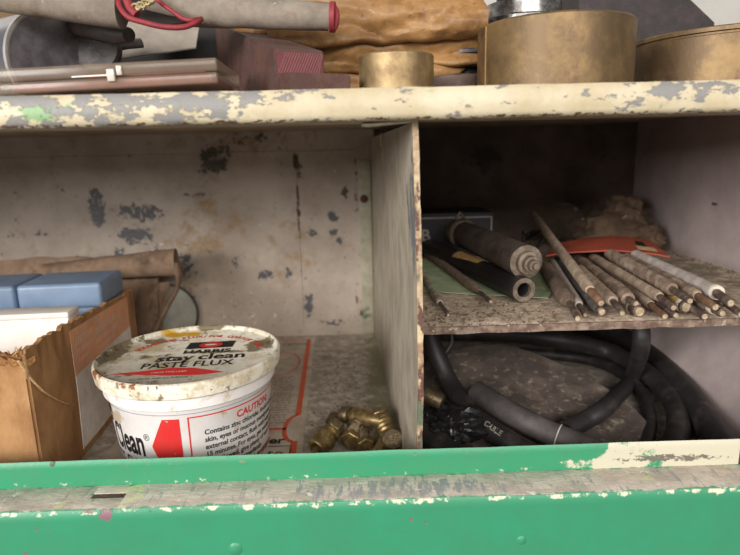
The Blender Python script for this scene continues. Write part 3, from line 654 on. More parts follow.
# green sheet under them
gs = MB(); a = [PZ(404, 291, 9.75), PZ(548, 299, 9.75), PZ(566, 262, 9.75), PZ(424, 258, 9.75)]
def gfn(u, v): return a[0].lerp(a[1], u).lerp(a[3].lerp(a[2], u), v)+Vector((0, 0, .05+.04*nz(u*3, v*3, 0)))
def gfn2(u, v):
    q = gfn(u, v); q.x = max(q.x, 3.6); return q
gs.sheet(gfn2, 24, 16, .04)
tag(gs.build('green_card', mat('green_card_paper', (176, 190, 150), (140, 150, 118), .5, .9, .8, layers=[((120, 118, 88), 1.0, .64, .06, [], (1, 1, 1), 0)]), None, (9, 42, 9.7)), 'pale green card sheet lying under the two dark metal cylinders', 'card')
p0 = PZ(452, 239, 11.25); p1 = PZ(527, 261, 11.3)
p1 = P(526, 262, 35.8); p0 = P(459, 232, 49); d = p1-p0; L_ = d.length
t = thing('metal_cylinder', ((p0.x+p1.x)/2, (p0.y+p1.y)/2, 9.8), 'large dark metal cylinder with a stepped dusty nose, lying on the middle shelf', 'cylinder')
M_ = frame(p0, d)
R1 = 1.08
m = MB(); m.lathe([(0, 1.5), (R1*.98, 1.5), (R1, 1.6), (R1, L_-.05), (R1*.97, L_)], M_, 48); m.build('barrel', gm, t)
m = MB(); m.lathe([(0, -1.2), (.5, -1.2), (.55, -.6), (.95, -.5), (1.05, 0), (1.2, .2), (1.24, 1.3), (1.12, 1.6), (0, 1.6)], M_, 32, wob=lambda a_, h: .05*nz(math.cos(a_)*3, math.sin(a_)*3, h*3)); m.build('end_collar', gd, t)
m = MB(); m.lathe([(0, L_-.1), (R1*.99, L_-.1), (R1, L_+.04), (.75, L_+.1), (.72, L_+.45), (.52, L_+.5), (.5, L_+.9), (.36, L_+.95), (.33, L_+1.25), (.2, L_+1.3), (.17, L_+1.5), (0, L_+1.52)], M_, 40); m.build('stepped_nose', gd, t)
pc = p0+d.normalized()*.5
MB().tube([pc+Vector((-.4, 0, 1.1)), pc+Vector((-.1, .1, 1.75)), pc+Vector((.25, 0, 1.25))], [.22, .12, .2], 10).build('bleed_lug', gd, t)
# smaller tube
q1 = PZ(524, 290, 10.6); q0 = PZ(424, 245, 10.6); d = q1-q0; L_ = d.length; M_ = frame(q0, d)
t = thing('metal_tube', ((q0.x+q1.x)/2, (q0.y+q1.y)/2, 9.8), 'slimmer dark tube with an open bore and torn yellow label, beside the stepped cylinder', 'tube')
tm = mat('dark_tube', (66, 60, 60), (46, 42, 44), .6, 1.1, .5, .3, bump=.2, layers=[((132, 120, 108), 3.0, .73, .02, [], (1, 1, 1), 0)])
m = MB(); R2 = .78; m.lathe([(R2*.96, 0), (R2, .1), (R2, L_-1.0), (R2*1.03, L_-.95), (R2*1.05, L_-.08), (R2, L_), (R2*.62, L_), (R2*.58, L_-1.5), (0.01, L_-1.6), (0.01, 0)], M_, 40); m.build('tube_body', tm, t)
m = MB(); m.lathe([(R2*.60, L_+.02), (R2*.98, L_+.02), (R2*.98, L_-.3), (R2*.6, L_-.3)], M_, 40, close=True); m.build('end_rim', gd, t)
m = MB()
Mi = M_.to_3x3(); upv = Mi.inverted() @ ((EYE-q0.lerp(q1, .5)).normalized()+Vector((0, 0, .7))); a0 = math.atan2(upv.y, upv.x)
def lab(u, v):
    h = L_*.46+u*4.2+.25*nz(v*5, 1, 0); an = a0-.5+v*1.1*(1-.35*u); r = R2+.03; return M_ @ Vector((r*math.cos(an), r*math.sin(an), h))
m.sheet(lab, 20, 10, .03); m.build('torn_label', mat('yellow_tape', (196, 160, 104), (168, 130, 80), .6, 1.6, .6), t)
# black printed box behind
bb = thing('black_box', (8.2, 52, 9.7), 'small black box with a white letter B, at the back of the middle shelf', 'box')
a, b = P(414, 218, 52), P(493, 220, 52)
blk = mat('black_card', (40, 38, 44), (30, 28, 34), .4, .8, .6)
m = MB(); m.box((3.7, 52, 9.72), (b.x, 57, a.z+.35), .06); m.build('box_body', blk, bb)
m = MB()
def bx3(x, z): return Vector((x, 51.97, z))
def bq(x0, x1, z0, z1): m.add([bx3(x0, z0), bx3(x1, z0), bx3(x1, z1), bx3(x0, z1)], [[0, 1, 2, 3]])
bq(3.8, b.x-.1, a.z-.12, a.z); bq(b.x-.2, b.x-.08, a.z-2.4, a.z); bq(3.8, 5.6, 10.35, 10.5)
bpm = mat('box_print', (176, 168, 156), None, .4, 3, .6); m.build('white_edging', bpm, bb, smooth=0); m = MB()
c = P(421, 241, 52); put_text(m, 'B', 1.5, lambda x_, y_: bx3(c.x+x_, c.z+y_), bold=.03)
m.build('white_letter', bpm, bb, smooth=0)

RODS = [ # (back px, py, z), (coat end), (tip), coat radius, core radius, colour, flaky, label
 ((424, 251, 10.1), (480, 292, 10.05), (490, 302, 10.0), .34, .15, 'brown', .1, 'slim brown welding rod lying alone in front of the dark tubes'),
 ((418, 268, 9.98), (440, 303, 9.98), (449, 315, 9.95), .25, .12, 'pale', .1, 'short pale rod beside the partition, left of every other rod'),
 ((546, 268, 10.2), (569, 303, 10.15), (577, 319, 10.1), .50, .2, 'brown', .12, 'thick brown rod with narrow tip, first of the bundle right of the open tube'),
 ((552, 262, 10.1), (579, 305, 10.0), (585, 315, 10.0), .29, .15, 'white', .03, 'white coated rod second from the left in the rod bundle'),
 ((558, 260, 10.1), (598, 309, 10.0), (603, 312, 10.0), .34, .26, 'grey', .1, 'dark grey slim rod between the white rod and the long tan rod'),
 ((580, 270, 10.6), (613, 301, 10.4), (622, 315, 10.1), .36, .19, 'tan', .05, 'smooth tan rod ending in a rusty bare tip, beneath the long diagonal rod'),
 ((533, 214, 13.0), (590, 290, 11.4), (604, 306, 10.8), .33, .24, 'tan', .06, 'longest tan rod, leaning diagonally over the bundle up towards the plastic bag'),
 ((572, 256, 10.35), (628, 299, 10.4), (637, 304, 10.4), .48, .2, 'flaky', .18, 'thick rod with flaking coating in the left half of the bundle'),
 ((600, 284, 9.95), (634, 308, 10.0), (640, 312, 10.0), .36, .36, 'brown', .06, 'short rod end with a pale cut face below the flaking rods'),
 ((596, 262, 10.0), (651, 305, 10.0), (665, 317, 9.95), .32, .2, 'tan', .08, 'tan rod with a brown pitted tip in the middle of the bundle'),
 ((593, 257, 10.7), (660, 297, 10.6), (673, 309, 10.4), .32, .2, 'tan', .05, 'smooth light rod with a black burnt end, left of the yellow-ended rod'),
 ((640, 292, 9.95), (668, 311, 10.0), (677, 316, 9.95), .22, .2, 'dark', .05, 'thin dark rod just below the yellow-ended rod'),
 ((640, 278, 10.1), (684, 306, 10.15), (687, 307, 10.15), .42, .40, 'yellow', .03, 'yellowish rod with a broad rounded cream end'),
 ((610, 254, 11.2), (672, 289, 11.0), (690, 302, 10.8), .42, .2, 'flaky', .16, 'thick ribbed rod with a black burnt tip above the yellow-ended rod'),
 ((662, 288, 9.95), (694, 310, 10.0), (706, 317, 9.95), .24, .22, 'dark', .05, 'thin dark rod low down between the yellow and pale-faced ends'),
 ((624, 256, 10.9), (698, 296, 10.8), (717, 309, 10.5), .36, .24, 'flaky', .12, 'cracked tan rod with a long rusty tip beside the large white rod'),
 ((670, 288, 10.0), (714, 309, 10.2), (723, 314, 10.15), .34, .22, 'pale', .05, 'rod with a pale ringed end face below the large white rod'),
 ((636, 256, 11.1), (717, 293, 10.95), (728, 304, 10.8), .45, .25, 'white', .03, 'large smooth white rod on top at the right of the bundle'),
 ((690, 283, 10.1), (726, 303, 10.1), (739, 315, 10.0), .30, .2, 'pale', .06, 'pale rod farthest right in the bundle, reaching the photo edge'),
]
cols = {'brown': ((150, 129, 112), (114, 95, 82)), 'pale': ((196, 182, 168), (140, 126, 108)), 'white': ((200, 188, 180), (168, 156, 148)), 'grey': ((110, 104, 96), (78, 72, 68)),
        'tan': ((194, 174, 152), (154, 132, 113)), 'flaky': ((180, 160, 140), (126, 105, 90)), 'dark': ((92, 78, 68), (66, 56, 50)), 'yellow': ((206, 180, 120), (190, 150, 80))}
cm_ = {k: mat('rod_coating_'+k, v[0], v[1], .7, 1.6, .75, bump=.5, layers=[((206, 192, 164), 3.0, .70, .03, [], (1, 1, 1), .3), ((76, 60, 48), 2.4, .69, .03, [], (1, 1, 1))]) for k, v in cols.items()}
core_m = mat('rod_core', (150, 132, 120), (100, 84, 76), .8, 2.4, .55, .4, bump=.5)
corer_m = mat('rod_core_rusty', (150, 112, 86), (112, 84, 66), .8, 2.4, .7, .2, bump=.5)
facem = mat('rod_end_face', (196, 178, 150), (150, 128, 100), .6, 4, .6)
for i, (a, b, c, r, rc, col, wob, lab_) in enumerate(RODS):
    A_, B_, C_ = PZ(*a), PZ(*b), PZ(*c)
    C_ = B_+(A_-B_).normalized()*(-1)*max((C_-B_).length, .2)*.35+(C_-B_)*.65
    t = thing('welding_rod', tuple(A_.lerp(C_, .5)-Vector((0, 0, r))), lab_, 'welding rod', 'welding rods on the middle shelf')
    n = 40; pts = [A_.lerp(B_, k/n)+Vector((0, 0, 0)) for k in range(n+1)]
    rr = [r]*n+[r*.8]
    if col in ('brown',): rr = [r]*(n-3)+[r*.95, r*.8, r*.6, rc*1.2]
    m = MB(); m.tube(pts, rr, 18, (1, 1), wob*1.6, 3.0); m.build('flux_coating', cm_[col], t)
    m = MB(); m.tube([B_.lerp(A_, .02), B_.lerp(C_, .5), C_.lerp(B_, .08), C_], [rc, rc, rc, rc*.8], 14, (1, 1), .25, 4); ct = m.build('bare_tip', corer_m if i in (6, 9, 15) else core_m, t)
    dz = (C_-B_).normalized()
    m = MB(); m.lathe([(0, .03), (rc*.62, .03), (rc*.7, 0), (0, -.05)], frame(C_, dz), 14); m.build('cut_face', facem, ct)
    if i in (16, 17, 12, 8):
        m = MB(); m.lathe([(rc*1.0, .02), (r*.92, .02), (r*1.0, -.06), (r*1.01, -.25), (rc, -.25)], frame(B_, dz), 20, close=True); m.build('broken_coating', mat('coating_edge', (222, 210, 190), None, .3, 4, .7), t)

# red card resting on the rods
rc_m = mat('red_card', (178, 84, 60), (150, 70, 52), .5, .6, .55, layers=[((206, 170, 120), 1.2, .70, .04, [px_(25, 50, 11, 3, 1.0, BIG, .06)], (1, 1, 1), 0), ((110, 58, 42), 1.6, .70, .04, [], (1, 1, 1), 0)])
t = thing('red_card', (20, 47, 10.5), 'flat red-orange card with a punched dark hole, resting across the rods before the plastic bag', 'card')
cA, cB, cC, cD = PZ(546, 256, 11.15), PZ(670, 257, 11.0), PZ(650, 241, 11.35), PZ(562, 243, 11.5)
def rcf(u, v):
    q = cA.lerp(cB, u).lerp(cD.lerp(cC, u), v); return q+Vector((0, -.5*math.sin(u*pi)*(1-v)*0, .45*math.sin(u*pi)+.06*nz(u*4, v*3, 0)))
m = MB(); m.sheet(rcf, 40, 16, .1); crd = m.build('card_sheet', rc_m, t)
m = MB(); m.sheet(lambda u, v: rcf(.78+.09*u, .42+.3*v)+Vector((0, 0, .075)), 6, 4, .02); m.build('punched_hole', mat('hole_black', (22, 18, 18), None, .1), crd)
m = MB(); m.sheet(lambda u, v: rcf(.76+.17*u, .2+.2*v)+Vector((0, 0, .075)), 8, 4, .02); m.build('cream_patch', mat('cream_patch', (206, 178, 132), None, .3, 2, .6), crd)

# crumpled plastic bag with brown contents
bp = P(606, 222, 51.5)
t = thing('plastic_bag', (bp.x, 51.5, 9.8), 'crumpled clear plastic bag of brown lumps at the back right of the middle shelf', 'bag')
def blob(cen, rad, seed, amp, n=4, cre=.35):
    bm = bmesh.new(); bmesh.ops.create_icosphere(bm, subdivisions=n, radius=1)
    for v in bm.verts:
        d = v.co.normalized(); k = 1+amp*(mnoise.noise(d*1.6+Vector((seed, 0, 0))))+cre*abs(mnoise.noise(d*3.5+Vector((seed, 5, 0))))
        v.co = Vector((cen[0]+d.x*rad[0]*k, cen[1]+d.y*rad[1]*k, max(cen[2]+d.z*rad[2]*k, cen[2]-rad[2]*.9)))
    return bm
cont = mat('brown_lumps', (118, 94, 72), (88, 68, 52), .6, .6, .8, bump=.4)
m = MB(); m.bm(blob((bp.x+.3, 51.8, 11.7), (3.3, 2.2, 1.7), 3, .35)); m.bm(blob((bp.x+3.2, 51.0, 11.2), (1.6, 1.5, 1.25), 9, .3)); m.bm(blob((bp.x+1.8, 52.2, 13.2), (1.6, 1.2, 1.5), 5, .4)); m.build('brown_contents', cont, t)
film = mat('plastic_film', (96, 84, 72), None, .2, 1, .12, alpha=.14, bump=.3, bscale=1.2)
m = MB()
m.bm(blob((bp.x+.2, 51.5, 12.0), (3.6, 2.4, 2.1), 13, .4, 4, .6))
def wing(u, v):
    a_ = P(552, 240, 49).lerp(P(532, 196, 53), u); b_ = P(598, 238, 50).lerp(P(575, 205, 52), u); q = a_.lerp(b_, v)
    q.y += .5*nz(u*4, v*5, 1); q.z += .3*nz(u*5, v*4, 7); return q
m.sheet(wing, 18, 18, .03); m.build('clear_film', film, t, smooth=18)
# small dark hardware between the cylinder and the bag
random.seed(5)
hwm = mat('small_hardware', (96, 88, 80), (50, 46, 44), .9, 3, .4, .6)
hl = ['small dark bolt leaning towards the back beside the large cylinder nose', 'small bolt just left of the red card corner', 'small bolt behind the longest tan rod', 'small bolt close to the clear film of the bag', 'small bolt at the back of the hardware cluster', 'small bolt nearest the dark cylinder barrel']
for i, (a_, b_) in enumerate(((523, 243), (537, 247), (546, 240), (553, 243), (541, 236), (529, 238))):
    q = PZ(a_, b_, 10.1); d = Vector((random.uniform(-1, 1), random.uniform(-.6, .6), random.uniform(.3, 1.0)))
    t = thing('bolt', (q.x, q.y, 9.8), hl[i], 'bolt', 'small bolts behind the cylinder')
    M_ = frame(q, d); m = MB(); m.lathe(threads(.18, 0, 1.0, 6, .03), M_, 12); m.build('shank', hwm, t); m = MB(); m.lathe([(0, .95), (.34, .95), (.34, 1.2), (0, 1.22)], M_, 6); m.build('head', hwm, t)

# ================================================================== LOWER RIGHT: HOSES, RUBBER SHEET
rub = mat('black_rubber', (50, 46, 46), (38, 35, 35), .5, .8, .5, bump=.2, layers=[((150, 142, 132), 3.4, .755, .015, [], (1, 1, 1), 0), ((84, 76, 70), .6, .62, .12, [], (1, 1, 1), 0)])
matm = mat('dusty_rubber_sheet', (112, 98, 90), (80, 70, 64), .7, .5, .8, bump=.5, bscale=5, layers=[((146, 132, 118), 1.6, .60, .06, [], (1, 1, 1), 0), ((200, 186, 168), 4.0, .73, .02, [], (1, 1, 1), 0)])
BKE = smooth_path([P(421, 372, 43), P(455, 351, 43.5), P(505, 348, 43), P(560, 366, 41.5), P(620, 400, 38), P(662, 440, 34.5)], 12)
def rs(u, v):
    b = BKE[int(round(u*(len(BKE)-1)))]; f = Vector((3.6+u*15.6, 28.6, .35)); q = f.lerp(b, v)
    q.z = .3+(b.z-.3)*v**1.15+.22*nz(q.x*.35, q.y*.3, 0)*min(1, 5*(1-v))+.05*nz(q.x*1.2, q.y*1.1, 3)-.25*math.sin(v*pi)
    q.z = max(q.z, .14); return q
m = MB(); m.sheet(rs, 60, 50, .25)
def skirt(u, v):
    b = rs(u, 1.0); return Vector((b.x+.3*v*u, b.y+.25+.9*v, b.z*(1-v)+.08))
from mathutils.bvhtree import BVHTree
bvh = BVHTree.FromPolygons([v for v in m.v], m.f)
rsh = m.build('rubber_sheet', matm, None, (12, 38, 0)); tag(rsh, 'dusty grey-brown folded rubber sheet lying beneath the black hoses', 'rubber sheet')
rsh_off = Vector((12, 38, 0)); m = MB(); m.sheet(lambda u, v: skirt(u, v)-rsh_off, 40, 12, .2); m.build('folded_back_edge', matm, rsh)
def on(px, py, r):
    """centre of a hose of radius r that lies on the sheet (or floor) and is seen at that pixel"""
    d = ray(px, py).normalized(); h = bvh.ray_cast(EYE, d)
    q = h[0] if h[0] is not None else PZ(px, py, .02)
    nn = h[1] if h[0] is not None else Vector((0, 0, 1))
    if nn.z < 0: nn = -nn
    return q-d*(r*1.12/max(.25, -d.dot(nn)))*.98
def hose(name, pts, r, lab_, n=7, flat_=(1, 1), mt=rub, extra=None, cat='hose'):
    pts = smooth_path(pts, n); c = pts[len(pts)//2]
    t = thing(name, (c.x, c.y, 0), lab_, cat)
    MB().tube(pts, [r]*len(pts), 22, flat_).build('hose_body', mt, t); return t, pts
h1, p1_ = hose('rubber_hose', [P(424, 312, 41), P(434, 348, 40), on(449, 382, .68), on(466, 408, .68), on(490, 430, .68), on(516, 446, .68), on(545, 461, .68)], .68, 'black rubber hose with worn white lettering, sweeping down behind the partition')
# lettering on the hose
m = MB(); tl = 'CABLE'; n0 = 27
def onh(a_, b_, pts=p1_, n0=n0, r=.69, dirsign=1):
    s_ = 0; i = n0; L0 = 0
    while i < len(pts)-2 and L0+(pts[i+1]-pts[i]).length < a_: L0 += (pts[i+1]-pts[i]).length; i += 1
    tg = (pts[i+1]-pts[i]).normalized(); c = pts[i]+tg*(a_-L0); vw = (EYE-c).normalized(); sd = tg.cross(vw).normalized(); nn = sd.cross(tg).normalized()
    an = b_/r; return c+nn*r*math.cos(an)-sd*r*math.sin(an)
put_text(m, tl, .5, lambda a_, b_: onh(a_+.2, b_+.05), bold=.01); m.build('worn_lettering', mat('hose_print', (176, 168, 156), None, .4, 4, .7), h1, smooth=0)
hose('rubber_hose', [P(560, 300, 46), P(612, 298, 41), P(636, 314, 39.2), P(641, 345, 38.2), on(630, 380, .6), on(607, 406, .6), on(584, 421, .6), on(564, 431, .6)], .60, 'black rubber hose looping down from the middle shelf across the rubber sheet')
h3, p3_ = hose('sleeved_hose', [on(476, 392, .8), on(492, 402, .8), on(515, 416, .8), on(548, 433, .8), on(580, 446, .8), on(612, 460, .8)], .80, 'thick dusty hose with one white ring around it, behind the lettered hose', mt=mat('dusty_hose', (96, 88, 86), (70, 64, 64), .6, .7, .6, bump=.2, layers=[((176, 168, 160), 2.6, .72, .02, [], (1, 1, 1), 0)]))
k = 23; tg = (p3_[k+1]-p3_[k]).normalized(); m = MB(); m.lathe([(.82, 0), (.845, .01), (.845, .07), (.82, .08)], frame(p3_[k], tg), 30, close=True); m.build('white_ring', mat('white_mark', (214, 206, 196), None, .3, 3, .6), h3)
hose('rubber_hose', [P(430, 333, 52), P(500, 334, 50), P(560, 340, 48), PZ(608, 352, 1.5), PZ(648, 374, 1.3), PZ(673, 402, 1.1), PZ(678, 428, 1.0), PZ(670, 458, .9)], .74, 'wide outer loop of black hose at the right behind the rail')
hose('rubber_hose', [PZ(520, 352, .7), PZ(590, 360, .6), PZ(628, 378, .6), PZ(646, 402, .55), PZ(650, 428, .55), PZ(642, 456, .55)], .45, 'thinner black hose nested just inside the wide outer loop')
hose('rubber_hose', [PZ(570, 322, 1.6), PZ(620, 336, 1.6), PZ(652, 358, 1.5), PZ(680, 386, 1.4), PZ(703, 416, 1.3), PZ(721, 443, 1.25), PZ(740, 480, 1.1)], .95, 'outermost dark hose running down to the right corner along the side panel')
hose('rubber_hose', [P(424, 430, 34), P(436, 445, 32.5), P(455, 458, 31), P(490, 470, 30)], .9, 'short length of fat black hose in the front left corner of the lower compartment')
w = [P(425, 345, 44)]
hose('wire_loop', [P(427, 325, 42), P(447, 328, 42), P(452, 340, 42), P(446, 352, 42), P(434, 356, 42.2), P(424, 352, 42)], .1, 'thin grey wire loop hanging under the left end of the middle shelf', mt=mat('grey_wire', (100, 96, 92), None, .3), cat='wire')
# black plastic wrapped bundle with brass end
p = P(432, 396, 34.5); q = P(466, 428, 32.6); d = (q-p)
t = thing('wrapped_bundle', (p.x+1, p.y-.5, 0), 'black plastic wrapped bundle with white scuffs and a dull brass end, beside the partition', 'bundle')
m = MB(); m.bm(blob((p.x+1.2, p.y-.8, 2.35), (1.7, 1.4, 1.1), 21, .35, 4, .5)); m.build('plastic_wrap', mat('black_plastic', (34, 32, 34), None, .3, 1, .2, bump=.4, bscale=2, layers=[((170, 166, 160), 1.6, .66, .02, [], (2.2, 1, .6), 0)]), t, smooth=25)
c = P(431, 397, 34.2); m = MB(); m.lathe([(0, -.7), (.48, -.7), (.52, -.5), (.52, .7), (.45, .8), (0, .8)], frame((c.x, c.y, c.z), (.9, -.5, -.3)), 24); m.build('brass_end', brassd, t)
# dried crumb stuck to the side wall
c = P(641, 328, 31); q = None
d = ray(641, 328); c = EYE+d*((XR-.1-EYE.x)/d.x)
m = MB(); m.bm(blob((c.x, c.y, c.z), (.28, .5, .42), 31, .6, 3, .8)); tag(m.build('dried_crumb', mat('crumb', (214, 190, 150), (170, 130, 90), .6, 3, .8), None, c), 'pale dried crumb stuck to the side panel just below the rod tips', 'crumb')

# ================================================================== TOP SHELF
T0 = TOPZ+.02
br_l = mat('brass_ring', (142, 116, 78), (106, 86, 62), .8, .35, .5, .6, bump=.12, layers=[((92, 68, 58), .7, .62, .1, [], (1, 1, .6), 0), ((64, 52, 42), 2.0, .70, .03, [], (1, 1, .6), 0)])
br_s = mat('brass_ring_small', (166, 142, 102), (126, 104, 74), .6, 1.0, .48, .6, bump=.15, layers=[((92, 74, 52), 2.6, .68, .05, [], (1, 1, 1), 0)])
def ring(name, c, r, z1, lab_, mt, t_=.35, n=96, M_=None):
    m = MB(); m.lathe([(r-t_, T0), (r-.05, T0), (r, T0+.05), (r, z1-.07), (r-.07, z1), (r-t_+.05, z1), (r-t_, z1-.05)], Matrix.Translation((c[0], c[1], 0)), n, close=True)
    return tag(m.build(name, mt, None, (c[0], c[1], T0)), lab_, 'ring')
a, b = P(358, 60, 31), P(434, 60, 31)
ring('brass_ring', ((a.x+b.x)/2, 31, 0), (b.x-a.x)/2*.985, 23.95, 'small plain brass bushing standing on the shelf before the brown paper', br_s, .3, 72)
a, b = P(478, 40, 33.2), P(635, 40, 33.2); rr = (b.x-a.x)/2*.955; cx = (a.x+b.x)/2-.13
t = thing('brass_bushing', (cx, 33.2, T0), 'largest brass bushing, in the middle right of the top shelf, with a vertical split line', 'bushing')
m = MB(); r = rr; z1 = 25.6
m.lathe([(r-.5, T0), (r-.05, T0), (r, T0+.05), (r, z1-.1), (r-.1, z1), (r-.45, z1), (r-.5, z1-.05)], Matrix.Translation((cx, 33.2, 0)), 120, close=True); m.build('bushing_body', br_l, t)
m = MB(); an = math.atan2(-33.2, -cx)-math.radians(57); c = Vector((cx+r*math.cos(an), 33.2+r*math.sin(an), 0)); m.box((-.035, -.03, T0+.1), (.035, .03, z1-.1), 0, Matrix.Translation((c.x, c.y, 0)) @ Matrix.Rotation(an, 4, 'Z')); m.build('split_line', mat('bright_edge', (206, 180, 130), None, .3, 3, .35, .8), t)
a = P(636, 40, 36.5); r = 5.4
t = thing('brass_bushing', (a.x+r, 36.5, T0), 'brass bushing with a lipped rim at the right end of the top shelf', 'bushing')
m = MB(); z1 = P(700, 22, 31.5).z-.05
m.lathe([(r-.45, T0), (r-.05, T0), (r, T0+.05), (r, z1-.45), (r-.12, z1-.4), (r-.12, z1-.3), (r, z1-.25), (r, z1-.05), (r-.05, z1), (r-.4, z1), (r-.45, z1-.05)], Matrix.Translation((a.x+r, 36.5, 0)), 120, close=True); m.build('bushing_body', br_l, t)
# bright steel flange behind the large bushing
c = P(528, 10, 41); stl = mat('bright_steel', (180, 178, 176), (110, 106, 104), .7, 1.5, .28, .9, bump=.1)
dks = mat('dark_steel', (82, 76, 74), (52, 48, 48), .7, 1.4, .45, .7, bump=.3)
t = thing('steel_flange', (c.x, 42, T0), 'bright turned steel flange rising behind the largest brass bushing', 'machine part')
m = MB(); m.lathe([(0, T0), (2.4, T0), (2.4, 26.2), (2.9, 26.25), (2.95, 27.6), (2.6, 27.75), (2.55, 28.6), (1.8, 28.7), (0, 28.7)], Matrix.Translation((c.x-.1, 42, 0)), 64); m.build('flange_body', stl, t)
m = MB(); m.lathe([(0, 28.7), (1.7, 28.7), (1.8, 29.8), (0, 29.8)], Matrix.Translation((c.x-.1, 42, 0)), 48); m.build('hub', dks, t)
# dark wedge block
t = MB(); 
a, b, c, d = P(572, 26, 44), P(702, 24, 44), P(667, -6, 44), P(572, -12, 44)
t.prism([(a.x, T0), (b.x+.8, T0), (b.x, b.z-.2), (c.x, c.z), (d.x, d.z)], lambda u, v, w: Vector((u, 42.5+w, v)), 6)
tag(t.build('dark_block', mat('dark_block_metal', (66, 54, 54), (44, 38, 38), .6, .8, .55, .3, bump=.2), None, (14, 45, T0), smooth=0), 'dark slanted metal block behind the two big brass bushings', 'block')
# stack of dark steel plates left of the large bushing
sx = P(474, 40, 37)
for k, (z0, h, r, lab_) in enumerate(((T0, 1.75, 2.2, 'low brown steel disc at the bottom of the stack between the two bushings'), (23.6, .25, 2.0, 'second disc up in the dark stack beside the largest bushing'), (24.25, .3, 1.7, 'third disc up, with a bright edge, in the dark stack'), (25.0, .3, 1.9, 'fourth disc up in the dark stack beside the brown paper'), (25.7, .45, 1.7, 'fifth disc up in the dark stack'), (26.5, .45, 2.0, 'topmost disc of the dark stack by the brown paper'))):
    if k == 0: cx_, cy_ = P(458, 80, 36.5).x, 37.2
    else: cx_, cy_ = sx.x, 39.2
    tag(MB().lathe([(0, z0), (r-.04, z0), (r, z0+.04), (r, z0+h-.05), (r-.05, z0+h), (0, z0+h)], Matrix.Translation((cx_, cy_, 0)), 48).build('steel_disc', mat('disc_brown', (112, 92, 82), (84, 68, 62), .6, 1, .6, .3) if k == 0 else (stl if k in (2,) else dks), None, (cx_, cy_, z0)), lab_, 'disc', 'stack of steel discs')
t = MB().lathe([(0, 23.5), (1.0, 23.5), (1.0, 28.5), (0, 28.5)], Matrix.Translation((sx.x, 39.2, 0)), 24)
tag(t.build('steel_shaft', dks, None, (sx.x, 39.2, 23.5)), 'dark shaft running up through the stack of steel discs', 'shaft')

# brown crumpled paper: overlapping folds
kr = mat('brown_paper', (172, 130, 82), (136, 98, 56), .6, .5, .6, bump=.5, bscale=4, coat=.1, layers=[((92, 60, 34), 1.4, .66, .05, [], (.5, 1, 1.4), 0), ((112, 76, 44), .5, .60, .1, [], (1, 1, 1), 0)])
t = thing('brown_paper', (3, 39, T0), 'crumpled brown oiled paper folded over itself behind the small brass bushing', 'paper')
def kraft(x0, x1, zb, zt_, Y, seed, sl=.0, dep=1.0):
    def fn(u, v):
        x = x0+(x1-x0)*u+ (.25*nz(v*7, seed, 2) if u > .5 else 0); lo = zb(u)+.3*nz(u*6, seed, 0); hi = zt_(u); a_ = v*1.5*pi-.5*pi        # front face with rolled lower edge
        if v < .25: z = lo+.45*(1-math.cos(v/.25*pi*.5))-.1; y = Y+dep*.6*(1-v/.25)**2
        else: z = lo+.35+(hi-lo-.35)*(v-.25)/.75; y = Y+.0
        q = Vector((x, y, z)); w = z-sl*x
        y += -1.6*abs(nz(x*.12+seed, w*.45, seed)) + .3*nz(x*.25, w*.9, seed+4)+.12*abs(nz(x*.7, w*1.6, seed+9))*2
        return Vector((x, y, z))
    return fn
m = MB(); m.sheet(kraft(-5, 7.8, lambda u: 25.4+.5*u, lambda u: 31.5, 36.5, 1, .12), 90, 60, .08); m.build('upper_fold', kr, t)
m = MB(); m.sheet(kraft(-4, 7.6, lambda u: 24.1+.35*u, lambda u: 28.0, 37.6, 5, .10), 90, 50, .08); m.build('middle_fold', kr, t)
m = MB(); m.sheet(kraft(-7.2, 7.0, lambda u: 22.0+(2.2*max(0, u-.80)/.2 if u > .8 else 0)+(.6 if u < .1 else 0), lambda u: 27.2, 38.4, 8, -.08), 90, 50, .08); m.build('lower_fold', kr, t)

# red painted wooden stepped bar
rw = mat('red_painted_wood', (98, 66, 56), (76, 49, 42), .7, .8, .65, bump=.4, bscale=6, layers=[((84, 62, 58), .9, .56, .08, [], (1, 1, 1), 0), ((150, 112, 100), 2.4, .71, .02, [], (1, 1, 1), 0)])
t = thing('red_wooden_bar', (-4, 35, T0), 'dark red painted wooden bar with a stepped end, pointing out over the shelf edge', 'wooden bar')
f0 = P(274, 49, 29.2); f1 = P(331, 49, 29.4); bk = P(213, 22, 44); bk2 = P(262, 22, 44)
wdt = f1.x-f0.x; L_ = 15
ax = Vector((bk.x-f0.x, bk.y-f0.y, 0)); ang = math.atan2(ax.y, ax.x)-pi/2
W_ = 2.5
M_ = Matrix.Translation((f0.x, f0.y, 0)) @ Matrix.Rotation(ang, 4, 'Z')
zt_ = f0.z
tilt = (bk.z-f0.z)/ax.length
m = MB(); bm = bmesh.new()
def rwp(x, y, z): return M_ @ Vector((x*(1-.018*y), y, z))
def rbox(m, x0, x1, y0, y1, z0, z1): 
    vs = [rwp(x, y, z+(tilt*y if z > 23.5 else 0)) for x in (x0, x1) for y in (y0, y1) for z in (z0, z1)]
    bm = bmesh.new(); V_ = [bm.verts.new(v) for v in vs]
    for f in ((0, 1, 3, 2), (4, 6, 7, 5), (0, 4, 5, 1), (2, 3, 7, 6), (0, 2, 6, 4), (1, 5, 7, 3)): bm.faces.new([V_[i] for i in f])
    bmesh.ops.recalc_face_normals(bm, faces=bm.faces[:]); bmesh.ops.bevel(bm, geom=bm.edges[:], offset=.07, segments=2, affect='EDGES'); m.bm(bm)
rbox(m, 0, W_, 0, 15.5, T0, zt_); m.build('bar_body', rw, t)
ef = mat('red_end_grain', (112, 56, 56), (92, 42, 46), .6, 1, .7, bump=.3)
